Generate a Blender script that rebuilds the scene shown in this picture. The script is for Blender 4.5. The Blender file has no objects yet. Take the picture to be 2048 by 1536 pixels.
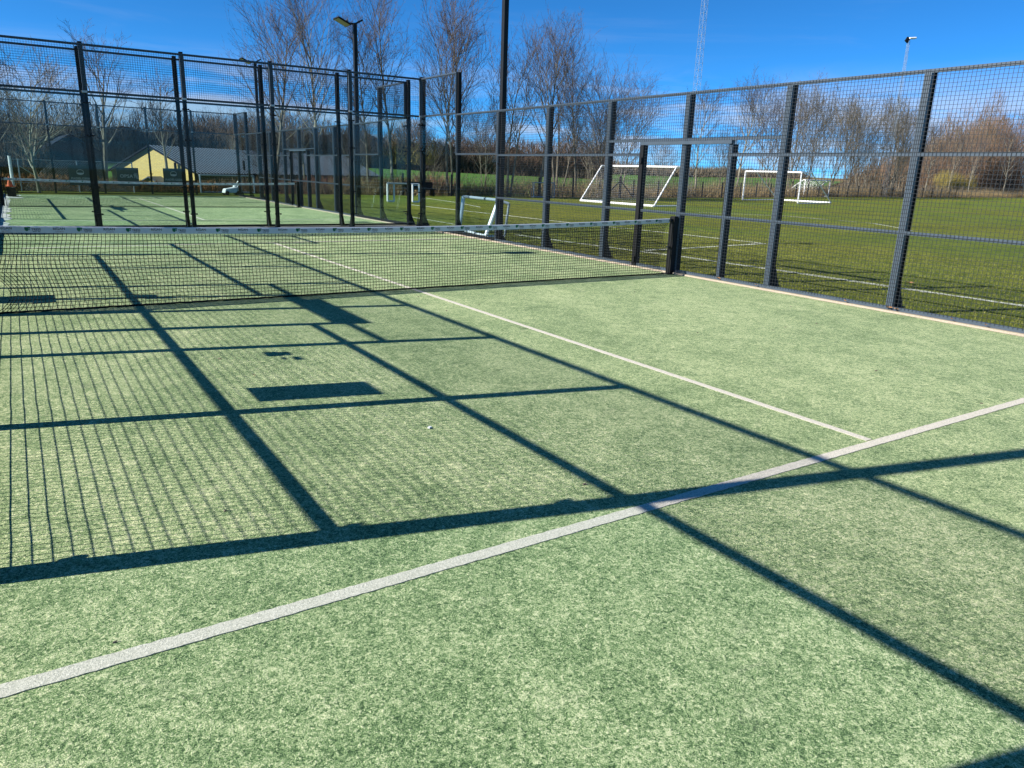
import bpy, bmesh, math, random
from mathutils import Vector, Matrix, noise
random.seed(11)
S = bpy.context.scene
C = S.collection
# ------------------------------------------------------------------ camera, world, sun, exposure
cam_d = bpy.data.cameras.new("camera")
cam_d.sensor_width = 36.0
cam_d.lens = 1491.57 / 2048 * 36
cam_d.clip_start = 0.05
cam_d.clip_end = 4000
cam = bpy.data.objects.new("camera", cam_d)
C.objects.link(cam)
rv = Vector((0.84077, -0.540467, 0.0316326)); uv = Vector((0.122062, 0.24616, 0.961512)); fv = Vector((0.527452, 0.80455, -0.272935))
M = Matrix((rv, uv, -fv)).transposed().to_4x4()
M.translation = Vector((-4.518, -9.50, 1.6215))
cam.matrix_world = M
S.camera = cam

SUNV = Vector((-1.49, 0.375, 1.0)).normalized()      # towards the sun
sun_d = bpy.data.lights.new("sun", 'SUN')
sun_d.energy = 5.0
sun_d.angle = math.radians(0.53)
sun_d.color = (1.0, 0.955, 0.88)
sun = bpy.data.objects.new("sun", sun_d)
sun.rotation_euler = (-SUNV).to_track_quat('-Z', 'Y').to_euler()
sun.location = (-30, 8, 30)
C.objects.link(sun)

W = bpy.data.worlds.new("World")
S.world = W
W.use_nodes = True
nt = W.node_tree
nt.nodes.clear()
def wn(t, **k):
    n = nt.nodes.new(t)
    for a, b in k.items():
        setattr(n, a, b)
    return n
wo = wn('ShaderNodeOutputWorld'); bg = wn('ShaderNodeBackground'); sky = wn('ShaderNodeTexSky')
sky.sky_type = 'NISHITA'
sky.sun_disc = False
sky.sun_elevation = math.asin(SUNV.z)
sky.sun_rotation = math.atan2(SUNV.x, SUNV.y) % (2 * math.pi)
sky.altitude = 0
sky.air_density = 0.4
sky.dust_density = 0.15
sky.ozone_density = 2.5
bg.inputs['Strength'].default_value = 0.075
gam = wn('ShaderNodeMix', data_type='RGBA')
gam.blend_type = 'MULTIPLY'
gam.inputs[0].default_value = 1.0
gam.inputs[7].default_value = (0.24, 0.90, 1.32, 1)
nt.links.new(sky.outputs[0], gam.inputs[6])
tc = wn('ShaderNodeTexCoord')
sep = wn('ShaderNodeSeparateXYZ')
nt.links.new(tc.outputs['Generated'], sep.inputs[0])
# clouds: bands of cirrus low over the horizon, the same all the way round
def cloud(scale, lo, hi, z0, z1, z2, z3, stretch, amount):
    mp = wn('ShaderNodeMapping'); mp.inputs['Scale'].default_value = stretch
    nt.links.new(tc.outputs['Generated'], mp.inputs[0])
    no = wn('ShaderNodeTexNoise'); no.inputs['Scale'].default_value = scale
    no.inputs['Detail'].default_value = 7; no.inputs['Roughness'].default_value = 0.58
    no.inputs['Distortion'].default_value = 0.6
    nt.links.new(mp.outputs[0], no.inputs['Vector'])
    r = wn('ShaderNodeMapRange'); r.interpolation_type = 'SMOOTHSTEP'
    r.inputs['From Min'].default_value = lo; r.inputs['From Max'].default_value = hi
    nt.links.new(no.outputs[0], r.inputs[0])
    a = wn('ShaderNodeMapRange'); a.interpolation_type = 'SMOOTHSTEP'
    a.inputs['From Min'].default_value = z0; a.inputs['From Max'].default_value = z1
    nt.links.new(sep.outputs['Z'], a.inputs[0])
    b = wn('ShaderNodeMapRange'); b.interpolation_type = 'SMOOTHSTEP'
    b.inputs['From Min'].default_value = z2; b.inputs['From Max'].default_value = z3
    b.inputs['To Min'].default_value = 1; b.inputs['To Max'].default_value = 0
    nt.links.new(sep.outputs['Z'], b.inputs[0])
    m1 = wn('ShaderNodeMath', operation='MULTIPLY'); m2 = wn('ShaderNodeMath', operation='MULTIPLY'); m3 = wn('ShaderNodeMath', operation='MULTIPLY')
    nt.links.new(r.outputs[0], m1.inputs[0]); nt.links.new(a.outputs[0], m1.inputs[1])
    nt.links.new(m1.outputs[0], m2.inputs[0]); nt.links.new(b.outputs[0], m2.inputs[1])
    nt.links.new(m2.outputs[0], m3.inputs[0]); m3.inputs[1].default_value = amount
    return m3
c1 = cloud(4.0, 0.39, 0.64, -0.3, 0.0, 0.065, 0.14, (1, 1, 9), 0.65)
c2 = cloud(3.0, 0.50, 0.8, 0.10, 0.16, 0.25, 0.34, (1, 1, 9), 0.10)
mx1 = wn('ShaderNodeMix', data_type='RGBA'); mx2 = wn('ShaderNodeMix', data_type='RGBA')
CLOUD = (4.6, 4.95, 5.7, 1)
mx1.inputs[7].default_value = CLOUD; mx2.inputs[7].default_value = CLOUD
nt.links.new(c1.outputs[0], mx1.inputs[0]); nt.links.new(gam.outputs[2], mx1.inputs[6])
nt.links.new(c2.outputs[0], mx2.inputs[0]); nt.links.new(mx1.outputs[2], mx2.inputs[6])
nt.links.new(mx2.outputs[2], bg.inputs['Color'])
nt.links.new(bg.outputs[0], wo.inputs[0])
vs = S.view_settings
vs.view_transform = 'Standard'
vs.look = 'None'
vs.gamma = 1
vs.use_curve_mapping = False
vs.exposure = 1.02
S.cycles.max_bounces = 8
S.cycles.transparent_max_bounces = 24
S.cycles.caustics_reflective = False
S.cycles.caustics_refractive = False

# ------------------------------------------------------------------ materials
def nodes(name):
    m = bpy.data.materials.new(name)
    m.use_nodes = True
    return m, m.node_tree, m.node_tree.nodes['Principled BSDF']
def N(t, k, **a):
    n = t.nodes.new(k)
    for x, y in a.items():
        setattr(n, x, y)
    return n
def ramp(t, stops, mode='LINEAR'):
    r = t.nodes.new('ShaderNodeValToRGB')
    r.color_ramp.interpolation = mode
    e = r.color_ramp.elements
    while len(e) < len(stops):
        e.new(0.5)
    for i, (p, c) in enumerate(stops):
        e[i].position = p
        e[i].color = (*c, 1)
    return r
def coords(t, scale=(1, 1, 1), rot=(0, 0, 0), kind='Object'):
    c = N(t, 'ShaderNodeTexCoord'); m = N(t, 'ShaderNodeMapping')
    m.inputs['Scale'].default_value = scale
    m.inputs['Rotation'].default_value = rot
    t.links.new(c.outputs[kind], m.inputs[0])
    return m.outputs[0]
def noi(t, vec, scale, detail=3, rough=0.5, dist=0.0):
    n = N(t, 'ShaderNodeTexNoise')
    n.inputs['Scale'].default_value = scale
    n.inputs['Detail'].default_value = detail
    n.inputs['Roughness'].default_value = rough
    n.inputs['Distortion'].default_value = dist
    t.links.new(vec, n.inputs['Vector'])
    return n.outputs[0]
def math_(t, op, a, b, clamp=False):
    n = N(t, 'ShaderNodeMath', operation=op)
    n.use_clamp = clamp
    for i, v in enumerate((a, b)):
        if isinstance(v, (int, float)):
            n.inputs[i].default_value = v
        else:
            t.links.new(v, n.inputs[i])
    return n.outputs[0]
def mixc(t, f, a, b, bt='MIX'):
    n = N(t, 'ShaderNodeMix', data_type='RGBA')
    n.blend_type = bt
    for i, v in ((0, f), (6, a), (7, b)):
        if isinstance(v, (int, float)):
            n.inputs[i].default_value = v
        elif isinstance(v, tuple):
            n.inputs[i].default_value = (*v, 1)
        else:
            t.links.new(v, n.inputs[i])
    return n.outputs[2]
def bump(t, p, h, strength=0.4, dist=0.01):
    b = N(t, 'ShaderNodeBump')
    b.inputs['Strength'].default_value = strength
    b.inputs['Distance'].default_value = dist
    t.links.new(h, b.inputs['Height'])
    t.links.new(b.outputs[0], p.inputs['Normal'])
def simple(name, col, rough=0.6, metal=0.0, var=0.15, scale=8.0, spec=0.5, two=None):
    m, t, p = nodes(name)
    v = coords(t)
    n = noi(t, v, scale, 5, 0.6)
    a = tuple(c * (1 - var) for c in col)
    b = two or tuple(min(1, c * (1 + var)) for c in col)
    r = ramp(t, [(0.3, a), (0.7, b)])
    t.links.new(n, r.inputs[0])
    t.links.new(r.outputs[0], p.inputs['Base Color'])
    p.inputs['Roughness'].default_value = rough
    p.inputs['Metallic'].default_value = metal
    p.inputs['Specular IOR Level'].default_value = spec
    return m

MAT = {}
# artificial turf, sand filled
m, t, p = nodes('turf')
v = coords(t)
fine = noi(t, v, 130, 2, 0.7, 1.6)
fine2 = noi(t, coords(t, (1, 1, 1), (0, 0, 0.7)), 48, 3, 0.7, 1.2)
mid = noi(t, coords(t, (1, 1, 1), (0, 0, 1.9)), 17, 3, 0.6, 1.5)
med = noi(t, v, 5, 4, 0.65, 0.8)
big = noi(t, coords(t, (1, 0.6, 1), (0, 0, 0.4)), 0.9, 4, 0.6, 0.8)
tot = None
for q_, w_ in ((fine, 0.62), (fine2, 0.38), (mid, 0.17), (med, 0.13), (big, 0.13)):
    q_ = math_(t, 'MULTIPLY', math_(t, 'SUBTRACT', q_, 0.5), w_)
    tot = q_ if tot is None else math_(t, 'ADD', tot, q_)
f = math_(t, 'ADD', tot, 0.5)
r = ramp(t, [(0.385, (0.022, 0.055, 0.015)), (0.455, (0.110, 0.192, 0.062)), (0.525, (0.310, 0.395, 0.170)), (0.60, (0.70, 0.68, 0.40))])
t.links.new(f, r.inputs[0])
# paler sandy scuffs
sc = N(t, 'ShaderNodeMapRange'); sc.inputs['From Min'].default_value = 0.60; sc.inputs['From Max'].default_value = 0.75
t.links.new(noi(t, coords(t, (1, 1.7, 1), (0, 0, 1.0)), 2.7, 5, 0.65, 1.0), sc.inputs[0])
col = mixc(t, math_(t, 'MULTIPLY', sc.outputs[0], math_(t, 'MULTIPLY', fine2, 0.45)), r.outputs[0], (0.52, 0.47, 0.33))
t.links.new(col, p.inputs['Base Color'])
p.inputs['Roughness'].default_value = 0.85
p.inputs['Specular IOR Level'].default_value = 0.15
p.inputs['Sheen Weight'].default_value = 0.10
p.inputs['Sheen Roughness'].default_value = 0.55
p.inputs['Sheen Tint'].default_value = (0.95, 1.0, 0.8, 1)
bump(t, p, math_(t, 'ADD', fine, fine2), 0.8, 0.008)
MAT['turf'] = m
# painted court line: white turf
m, t, p = nodes('white_turf')
v = coords(t)
fine = noi(t, v, 150, 2, 0.7, 1.0)
r = ramp(t, [(0.38, (0.38, 0.36, 0.30)), (0.5, (0.58, 0.53, 0.455)), (0.62, (0.74, 0.68, 0.59))])
t.links.new(fine, r.inputs[0])
col = mixc(t, math_(t, 'MULTIPLY', noi(t, v, 6, 5, 0.7), 0.35), r.outputs[0], (0.42, 0.42, 0.30))
t.links.new(col, p.inputs['Base Color'])
p.inputs['Roughness'].default_value = 0.9
bump(t, p, fine, 0.7, 0.006)
MAT['line'] = m
MAT['sand'] = simple('sand', (0.33, 0.275, 0.205), 0.9, 0, 0.25, 60)
MAT['pale_sand'] = simple('pale_sand', (0.62, 0.60, 0.55), 0.9, 0, 0.2, 40)
MAT['gravel'] = simple('gravel', (0.24, 0.21, 0.17), 0.9, 0, 0.5, 50)
# painted steel
m, t, p = nodes('anthracite_steel')
v = coords(t)
n1 = noi(t, v, 3, 4, 0.6)
r = ramp(t, [(0.3, (0.040, 0.056, 0.076)), (0.7, (0.056, 0.076, 0.100))])
t.links.new(n1, r.inputs[0])
t.links.new(r.outputs[0], p.inputs['Base Color'])
p.inputs['Roughness'].default_value = 0.42
p.inputs['Specular IOR Level'].default_value = 0.45
MAT['steel'] = m
MAT['post_steel'] = simple('shaded_post_steel', (0.007, 0.008, 0.010), 0.55, 0, 0.2, 4, 0.25)  # darker copy of the frame steel: shade on the posts' unlit sides in the colour
MAT['black'] = simple('black_steel', (0.006, 0.006, 0.007), 0.55, 0, 0.2, 6, 0.25)
MAT['wire'] = simple('wire_steel', (0.014, 0.017, 0.021), 0.45, 0, 0.2, 4, 0.4)
MAT['cord'] = simple('black_net_cord', (0.005, 0.006, 0.006), 0.8, 0, 0.2, 20, 0.2)
MAT['tape'] = simple('net_tape', (0.62, 0.64, 0.70), 0.6, 0, 0.06, 5)
MAT['ink'] = simple('dark_ink', (0.02, 0.02, 0.035), 0.6, 0, 0.0)
MAT['redink'] = simple('red_ink', (0.35, 0.12, 0.10), 0.6, 0, 0.0)
MAT['green_ink'] = simple('green_ink', (0.0, 0.13, 0.06), 0.6, 0, 0.0)
MAT['galv'] = simple('galvanised', (0.42, 0.44, 0.46), 0.45, 0.5, 0.15, 20)
MAT['white'] = simple('white_paint', (0.80, 0.80, 0.80), 0.4, 0, 0.05, 6)
MAT['alu'] = simple('white_aluminium', (0.70, 0.74, 0.80), 0.3, 0.3, 0.05, 6)
MAT['greyblue'] = simple('grey_blue_frame', (0.22, 0.27, 0.32), 0.5, 0, 0.1)
MAT['sign'] = simple('dark_sign', (0.045, 0.060, 0.058), 0.5, 0, 0.06)
MAT['sign_print'] = simple('pale_print', (0.36, 0.38, 0.38), 0.6, 0, 0.1)
MAT['orange'] = simple('orange_plastic', (0.80, 0.14, 0.03), 0.4, 0, 0.1)
MAT['lamp'] = simple('lamp_glass', (0.26, 0.25, 0.21), 0.3, 0, 0.2, 30)
# glass: clear sheet, light tint, fresnel reflection
m = bpy.data.materials.new('court_glass')
m.use_nodes = True
t = m.node_tree
t.nodes.clear()
o = N(t, 'ShaderNodeOutputMaterial'); tr = N(t, 'ShaderNodeBsdfTransparent'); gl = N(t, 'ShaderNodeBsdfGlossy'); mx = N(t, 'ShaderNodeMixShader'); lw = N(t, 'ShaderNodeLayerWeight')
tr.inputs[0].default_value = (0.915, 0.955, 0.95, 1)
gl.inputs['Roughness'].default_value = 0.015
gl.inputs[0].default_value = (0.9, 0.95, 1, 1)
lw.inputs['Blend'].default_value = 0.5
fz = math_(t, 'ADD', math_(t, 'MULTIPLY', math_(t, 'POWER', lw.outputs['Facing'], 5.0), 0.5), 0.008)
t.links.new(fz, mx.inputs[0]); t.links.new(tr.outputs[0], mx.inputs[1]); t.links.new(gl.outputs[0], mx.inputs[2])
t.links.new(mx.outputs[0], o.inputs[0])
MAT['glass'] = m
# natural grass of the pitch
m, t, p = nodes('pitch_grass')
v = coords(t)
a = noi(t, v, 38, 4, 0.75, 1.5); b = noi(t, v, 4.5, 5, 0.65, 0.5); c = noi(t, coords(t, (1, 1, 1)), 0.35, 4, 0.6)
d = noi(t, v, 0.08, 2, 0.5)
f = math_(t, 'ADD', math_(t, 'MULTIPLY', a, 0.62), math_(t, 'MULTIPLY', b, 0.26))
f = math_(t, 'ADD', f, math_(t, 'MULTIPLY', c, 0.12))
r = ramp(t, [(0.38, (0.022, 0.032, 0.004)), (0.46, (0.085, 0.105, 0.012)), (0.54, (0.20, 0.205, 0.026)), (0.63, (0.36, 0.31, 0.06))])
t.links.new(f, r.inputs[0])
lush = ramp(t, [(0.38, (0.030, 0.075, 0.010)), (0.6, (0.13, 0.21, 0.032))])
t.links.new(f, lush.inputs[0])
mr = N(t, 'ShaderNodeMapRange'); mr.inputs['From Min'].default_value = 0.42; mr.inputs['From Max'].default_value = 0.6
t.links.new(d, mr.inputs[0])
t.links.new(mixc(t, math_(t, 'MULTIPLY', mr.outputs[0], 0.45), r.outputs[0], lush.outputs[0]), p.inputs['Base Color'])
p.inputs['Roughness'].default_value = 0.9
p.inputs['Specular IOR Level'].default_value = 0.1
bump(t, p, f, 0.9, 0.06)
MAT['pitch'] = m
MAT['blade'] = simple('grass_blade', (0.14, 0.17, 0.030), 0.7, 0, 0.5, 3, 0.2, two=(0.26, 0.26, 0.06))
MAT['rough'] = simple('rough_ground', (0.10, 0.075, 0.035), 0.95, 0, 0.5, 1.2, 0.1)
m, t, p = nodes('crop_grass')
r = ramp(t, [(0.3, (0.055, 0.125, 0.026)), (0.7, (0.095, 0.18, 0.038))])
t.links.new(noi(t, coords(t), 0.4, 7, 0.75), r.inputs[0])
t.links.new(r.outputs[0], p.inputs['Base Color']); p.inputs['Roughness'].default_value = 1; p.inputs['Specular IOR Level'].default_value = 0.05
MAT['crop'] = m
m, t, p = nodes('distant_fields')
r = ramp(t, [(0.35, (0.10, 0.11, 0.04)), (0.5, (0.20, 0.14, 0.08)), (0.65, (0.12, 0.14, 0.04))])
t.links.new(noi(t, coords(t, (0.2, 1, 1)), 0.03, 4, 0.6), r.inputs[0])
t.links.new(r.outputs[0], p.inputs['Base Color']); p.inputs['Roughness'].default_value = 1; p.inputs['Specular IOR Level'].default_value = 0.0
MAT['far'] = m
MAT['chalk'] = simple('chalk', (0.16, 0.19, 0.06), 0.95, 0, 0.5, 16, 0.1, two=(0.72, 0.74, 0.64))
def bark(name, a, b):
    m, t, p = nodes(name)
    n = noi(t, coords(t, (1, 1, 0.3)), 7, 5, 0.65)
    r = ramp(t, [(0.3, a), (0.7, b)])
    t.links.new(n, r.inputs[0]); t.links.new(r.outputs[0], p.inputs['Base Color'])
    p.inputs['Roughness'].default_value = 0.9; p.inputs['Specular IOR Level'].default_value = 0.2
    return m
MAT['bark'] = bark('grey_bark', (0.085, 0.074, 0.055), (0.24, 0.21, 0.155))
MAT['pale_bark'] = bark('pale_bark', (0.15, 0.135, 0.10), (0.36, 0.33, 0.25))
MAT['twig'] = bark('purple_brown_twigs', (0.055, 0.046, 0.047), (0.115, 0.094, 0.092))
MAT['tan_twig'] = bark('tan_twigs', (0.10, 0.082, 0.056), (0.20, 0.165, 0.115))
MAT['rust_twig'] = bark('rust_brown_twigs', (0.095, 0.062, 0.042), (0.185, 0.12, 0.078))
MAT['red_twig'] = bark('red_stems', (0.16, 0.06, 0.045), (0.30, 0.12, 0.09))
MAT['dark_twig'] = bark('dark_brown_twigs', (0.045, 0.034, 0.024), (0.10, 0.076, 0.05))
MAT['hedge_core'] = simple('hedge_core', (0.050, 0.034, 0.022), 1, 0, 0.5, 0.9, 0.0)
MAT['dry'] = bark('dry_stalks', (0.14, 0.10, 0.05), (0.33, 0.25, 0.13))
MAT['orange_leaf'] = bark('orange_brown_leaves', (0.16, 0.06, 0.02), (0.36, 0.17, 0.06))
MAT['yellow_twig'] = bark('yellow_willow_twigs', (0.20, 0.17, 0.05), (0.36, 0.29, 0.09))
# buildings
m, t, p = nodes('yellow_brick')
bt = N(t, 'ShaderNodeTexBrick')
t.links.new(coords(t, (1, 1, 1), (math.radians(90), 0, 0)), bt.inputs['Vector'])
bt.inputs['Scale'].default_value = 2.0
bt.inputs['Color1'].default_value = (0.78, 0.54, 0.17, 1); bt.inputs['Color2'].default_value = (0.68, 0.46, 0.15, 1); bt.inputs['Mortar'].default_value = (0.45, 0.36, 0.2, 1)
bt.inputs['Mortar Size'].default_value = 0.02
t.links.new(mixc(t, math_(t, 'MULTIPLY', noi(t, coords(t), 3, 6, 0.7), 0.3), bt.outputs[0], (0.40, 0.28, 0.10)), p.inputs['Base Color'])
p.inputs['Roughness'].default_value = 0.9
MAT['brick'] = m
MAT['metal_roof'] = simple('blue_grey_roof', (0.014, 0.018, 0.032), 0.8, 0, 0.15, 1, 0.1)
MAT['roof_rib'] = simple('pale_roof_rib', (0.19, 0.21, 0.27), 0.4, 0.2, 0.1, 3)
MAT['red_roof'] = simple('red_tiles', (0.32, 0.10, 0.07), 0.8, 0, 0.2, 3)
MAT['dark_wall'] = simple('dark_boarding', (0.022, 0.026, 0.036), 0.8, 0, 0.3, 2)
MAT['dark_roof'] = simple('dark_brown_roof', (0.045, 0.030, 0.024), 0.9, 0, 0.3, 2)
MAT['leaf'] = simple('dry_leaf', (0.34, 0.17, 0.07), 0.8, 0, 0.3, 30)

# ------------------------------------------------------------------ mesh helpers
class MB:
    def __init__(s):
        s.v = []; s.f = []
    def box(s, x0, x1, y0, y1, z0, z1):
        b = len(s.v)
        s.v += [(x0, y0, z0), (x1, y0, z0), (x1, y1, z0), (x0, y1, z0), (x0, y0, z1), (x1, y0, z1), (x1, y1, z1), (x0, y1, z1)]
        s.f += [tuple(b + i for i in q) for q in ((0, 3, 2, 1), (4, 5, 6, 7), (0, 1, 5, 4), (1, 2, 6, 5), (2, 3, 7, 6), (3, 0, 4, 7))]
        return s
    def tube(s, a, b, r0, r1=None, n=6, caps=True):
        a = Vector(a); b = Vector(b)
        r1 = r0 if r1 is None else r1
        d = (b - a)
        if d.length < 1e-6:
            return s
        d.normalize()
        u = d.orthogonal().normalized(); w = d.cross(u)
        k = len(s.v)
        for c, r in ((a, r0), (b, r1)):
            for i in range(n):
                t_ = 2 * math.pi * i / n
                q = c + u * (math.cos(t_) * r) + w * (math.sin(t_) * r)
                s.v.append((q.x, q.y, q.z))
        for i in range(n):
            j = (i + 1) % n
            s.f.append((k + i, k + j, k + n + j, k + n + i))
        if caps:
            s.f.append(tuple(k + i for i in reversed(range(n)))); s.f.append(tuple(k + n + i for i in range(n)))
        return s
    def bar(s, a, b, w, h, up=(0, 0, 1)):
        a = Vector(a); b = Vector(b); d = (b - a).normalized(); up = Vector(up)
        sd = d.cross(up)
        if sd.length < 1e-4:
            sd = d.cross(Vector((1, 0, 0)))
        sd.normalize(); u2 = sd.cross(d).normalized()
        k = len(s.v)
        for c in (a, b):
            for (i, j) in ((-1, -1), (1, -1), (1, 1), (-1, 1)):
                q = c + sd * (i * w / 2) + u2 * (j * h / 2)
                s.v.append((q.x, q.y, q.z))
        s.f += [tuple(k + i for i in q) for q in ((0, 1, 5, 4), (1, 2, 6, 5), (2, 3, 7, 6), (3, 0, 4, 7), (3, 2, 1, 0), (4, 5, 6, 7))]
        return s
    def chain(s, pts, radii, n=5):
        pts = [Vector(q) for q in pts]
        k0 = len(s.v)
        d0 = (pts[1] - pts[0]).normalized()
        u = d0.orthogonal().normalized()
        for i, q in enumerate(pts):
            d = (pts[min(i + 1, len(pts) - 1)] - pts[max(i - 1, 0)]).normalized()
            u = (u - d * u.dot(d)).normalized(); w = d.cross(u)
            for j in range(n):
                t_ = 2 * math.pi * j / n
                z = q + (u * math.cos(t_) + w * math.sin(t_)) * radii[i]
                s.v.append((z.x, z.y, z.z))
        for i in range(len(pts) - 1):
            for j in range(n):
                a = k0 + i * n + j; b = k0 + i * n + (j + 1) % n
                s.f.append((a, b, b + n, a + n))
        return s
    def quad(s, *q):
        k = len(s.v); s.v += [tuple(x) for x in q]; s.f.append(tuple(range(k, k + len(q)))); return s
    def mesh(s, name, mat, smooth=False):
        me = bpy.data.meshes.new(name)
        me.from_pydata(s.v, [], s.f)
        me.materials.append(MAT[mat] if isinstance(mat, str) else mat)
        if smooth:
            me.polygons.foreach_set('use_smooth', [True] * len(me.polygons))
        me.update()
        return me
    def build(s, name, mat, parent=None, loc=None, kind=None, smooth=False):
        return link(name, s.mesh(name, mat, smooth), parent, loc, kind)
def link(name, me, parent=None, loc=None, kind=None, rot=None):
    o = bpy.data.objects.new(name, me); C.objects.link(o)
    if parent: o.parent = parent
    if loc: o.location = loc
    if rot: o.rotation_euler = rot
    if kind: o['kind'] = kind
    return o
def bevel(o, w=0.005, seg=1):
    md = o.modifiers.new('bevel', 'BEVEL'); md.width = w; md.segments = seg; md.limit_method = 'ANGLE'
    return o
def tag(o, label, cat, group=None):
    o['label'] = label; o['category'] = cat
    if group: o['group'] = group
    return o
def thing(name, label, cat, loc=(0, 0, 0), group=None, rz=0):
    o = bpy.data.objects.new(name, None); o.empty_display_size = 0.3
    C.objects.link(o); o.location = loc; o.rotation_euler = (0, 0, rz)
    return tag(o, label, cat, group)
def text_mesh(body, size, name, extr=0.0, sx=1.0, spacing=1.0):
    cu = bpy.data.curves.new(name, 'FONT'); cu.body = body; cu.size = size; cu.align_x = 'CENTER'; cu.align_y = 'CENTER'
    cu.resolution_u = 2; cu.space_character = spacing; cu.offset = size * 0.012
    ob = bpy.data.objects.new(name, cu); C.objects.link(ob)
    dg = bpy.context.evaluated_depsgraph_get()
    me = bpy.data.meshes.new_from_object(ob.evaluated_get(dg))
    C.objects.unlink(ob); bpy.data.objects.remove(ob)
    vs_ = [(v.co.x * sx, v.co.y) for v in me.vertices]; fs = [tuple(p_.vertices) for p_ in me.polygons]
    bpy.data.meshes.remove(me)
    return vs_, fs
def add_text(mb, tm, cx, y, cz, dy=0.0):
    # flat lettering on a plane facing -y
    k = len(mb.v)
    mb.v += [(cx + a, y(cx + a) if callable(y) else y, cz + b) for a, b in tm[0]]
    mb.f += [tuple(k + i for i in f_) for f_ in tm[1]]

# ------------------------------------------------------------------ ground
RX = [-600, -60, 12, 26, 36, 55, 86, 118, 166, 900]; RY = [34, 34, 36, 35, 36.4, 40.7, 50, 54.5, 65, 190]
def yrow(x):
    for i in range(len(RX) - 1):
        if x <= RX[i + 1]:
            t_ = (x - RX[i]) / (RX[i + 1] - RX[i]); return RY[i] + t_ * (RY[i + 1] - RY[i])
    return RY[-1]
def hgt(x, y):
    s_ = y - yrow(x)
    z = -0.03
    if s_ > 0:
        z += 0.025 * max(0, min(s_, 230) - 25) + 0.009 * max(0, s_ - 230)
        if s_ > 25: z += 0.8 * noise.noise(Vector((x * 0.012, y * 0.012, 0))) * min(1, (s_ - 25) / 60)
        z -= 2.3 * math.exp(-((x - 10) ** 2 + (y - 78) ** 2) / (2 * 22 ** 2)) * min(1, s_ / 14)
    return z
def strip(name, mat, s0, s1, ns, xs):
    v = []; f = []
    for x in xs:
        for j in range(ns + 1):
            s_ = s0 + (s1 - s0) * (j / ns)
            y = yrow(x) + s_; v.append((x, y, hgt(x, y)))
    n = ns + 1
    for i in range(len(xs) - 1):
        for j in range(ns):
            a = i * n + j; f.append((a, a + n, a + n + 1, a + 1))
    mb = MB(); mb.v = v; mb.f = f
    return mb.build(name, mat, kind='structure', smooth=True)
xs = [-600, -300, -150] + [-100 + 5 * i for i in range(81)] + [350, 420, 520, 700, 900]
strip('football_field', 'pitch', -150, 0, 10, xs)
strip('rough_verge', 'rough', 0, 9, 3, xs)
strip('crop_field', 'crop', 9, 118, 22, xs)
strip('distant_fields', 'far', 118, 1400, 24, xs)

def slab(name, x0, x1, y0, y1, z0, z1, mat):
    return MB().box(x0, x1, y0, y1, z0, z1).build(name, mat, kind='structure')
def jag_strip(mb, p0, p1, w, z, step=0.025, jit=0.0025):
    a = Vector((*p0, 0)); b = Vector((*p1, 0)); n = max(2, int((b - a).length / step)); d = (b - a).normalized(); s_ = Vector((-d.y, d.x, 0)); pr = None
    for i in range(n + 1):
        c = a + (b - a) * (i / n)
        l = c + s_ * (w / 2 + random.uniform(-jit, jit)); r_ = c - s_ * (w / 2 + random.uniform(-jit, jit))
        mb.v += [(l.x, l.y, z), (r_.x, r_.y, z)]
        if i: k = len(mb.v); mb.f.append((k - 4, k - 3, k - 1, k - 2))
    lo = len(mb.v); m_ = 2 * (n + 1)
    mb.v += [(q[0], q[1], z - .0025) for q in mb.v[lo - m_:lo]]
    for i in range(n):
        for e in (0, 1):
            a_ = lo - m_ + 2 * i + e; b_ = a_ + 2
            mb.f.append((a_, b_, b_ + m_, a_ + m_) if e else (b_, a_, a_ + m_, b_ + m_))
CY = (0.0, 20.95)
for ci, cy in enumerate(CY):
    slab('turf_surface', -4.97, 4.95, cy - 9.93, cy + 9.93, -0.12, 0.0, 'turf')
    for sx in (-1, 1):
        o = slab('concrete_kerb', min(sx * 4.953, sx * 5.24), max(sx * 4.953, sx * 5.24), cy - 9.93, cy + 9.93, -0.12, 0.028, 'sand')
    mb = MB()
    for yy in (-6.95, 6.95):
        jag_strip(mb, (-4.94, cy + yy - (.035 if yy < 0 else 0)), (4.94, cy + yy + (.01 if yy < 0 else 0)), 0.072, 0.004)
    jag_strip(mb, (0, cy - 6.914), (0, cy + 6.914), 0.062, 0.004)
    mb.build('court_line', 'line', kind='structure')
slab('gravel_gap', -5.3, 5.3, 9.955, 10.995, -0.12, 0.045, 'gravel')

# sand lying in small drifts along the kerb of the near court
mb = MB()
def drift(mb, pts, z0=0.003):
    k = len(mb.v); n = len(pts)
    cx = sum(q[0] for q in pts) / n; cy_ = sum(q[1] for q in pts) / n
    mb.v += [(q[0], q[1], z0) for q in pts] + [(cx, cy_, z0 + 0.012)]
    mb.f += [(k + i, k + (i + 1) % n, k + n) for i in range(n)]
v0 = []
y = -9.9
prev = None
while y < 9.9:
    w = 0.004 + 0.022 * max(0, noise.noise(Vector((y * 1.7, 3, 0))) + 0.4) + random.uniform(-.004, .004)
    mb.v += [(4.952, y, 0.02), (4.952 - w, y, 0.0035)]
    if prev: k = len(mb.v); mb.f.append((k - 4, k - 3, k - 1, k - 2))
    prev = 1; y += 0.04
mb.build('sand', 'sand', kind='stuff')
mb = MB(); prev = None; y = 11.05
while y < 30.8:
    w = 0.10 + 0.22 * max(0, noise.noise(Vector((y * 0.9, 7, 0))) + 0.35) + random.uniform(-.02, .02) + (0.35 if 27 < y < 30 else 0)
    mb.v += [(-4.952, y, 0.035), (-4.952 + w, y, 0.006)]
    if prev: k = len(mb.v); mb.f.append((k - 3, k - 4, k - 2, k - 1))
    prev = 1; y += 0.05
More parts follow.
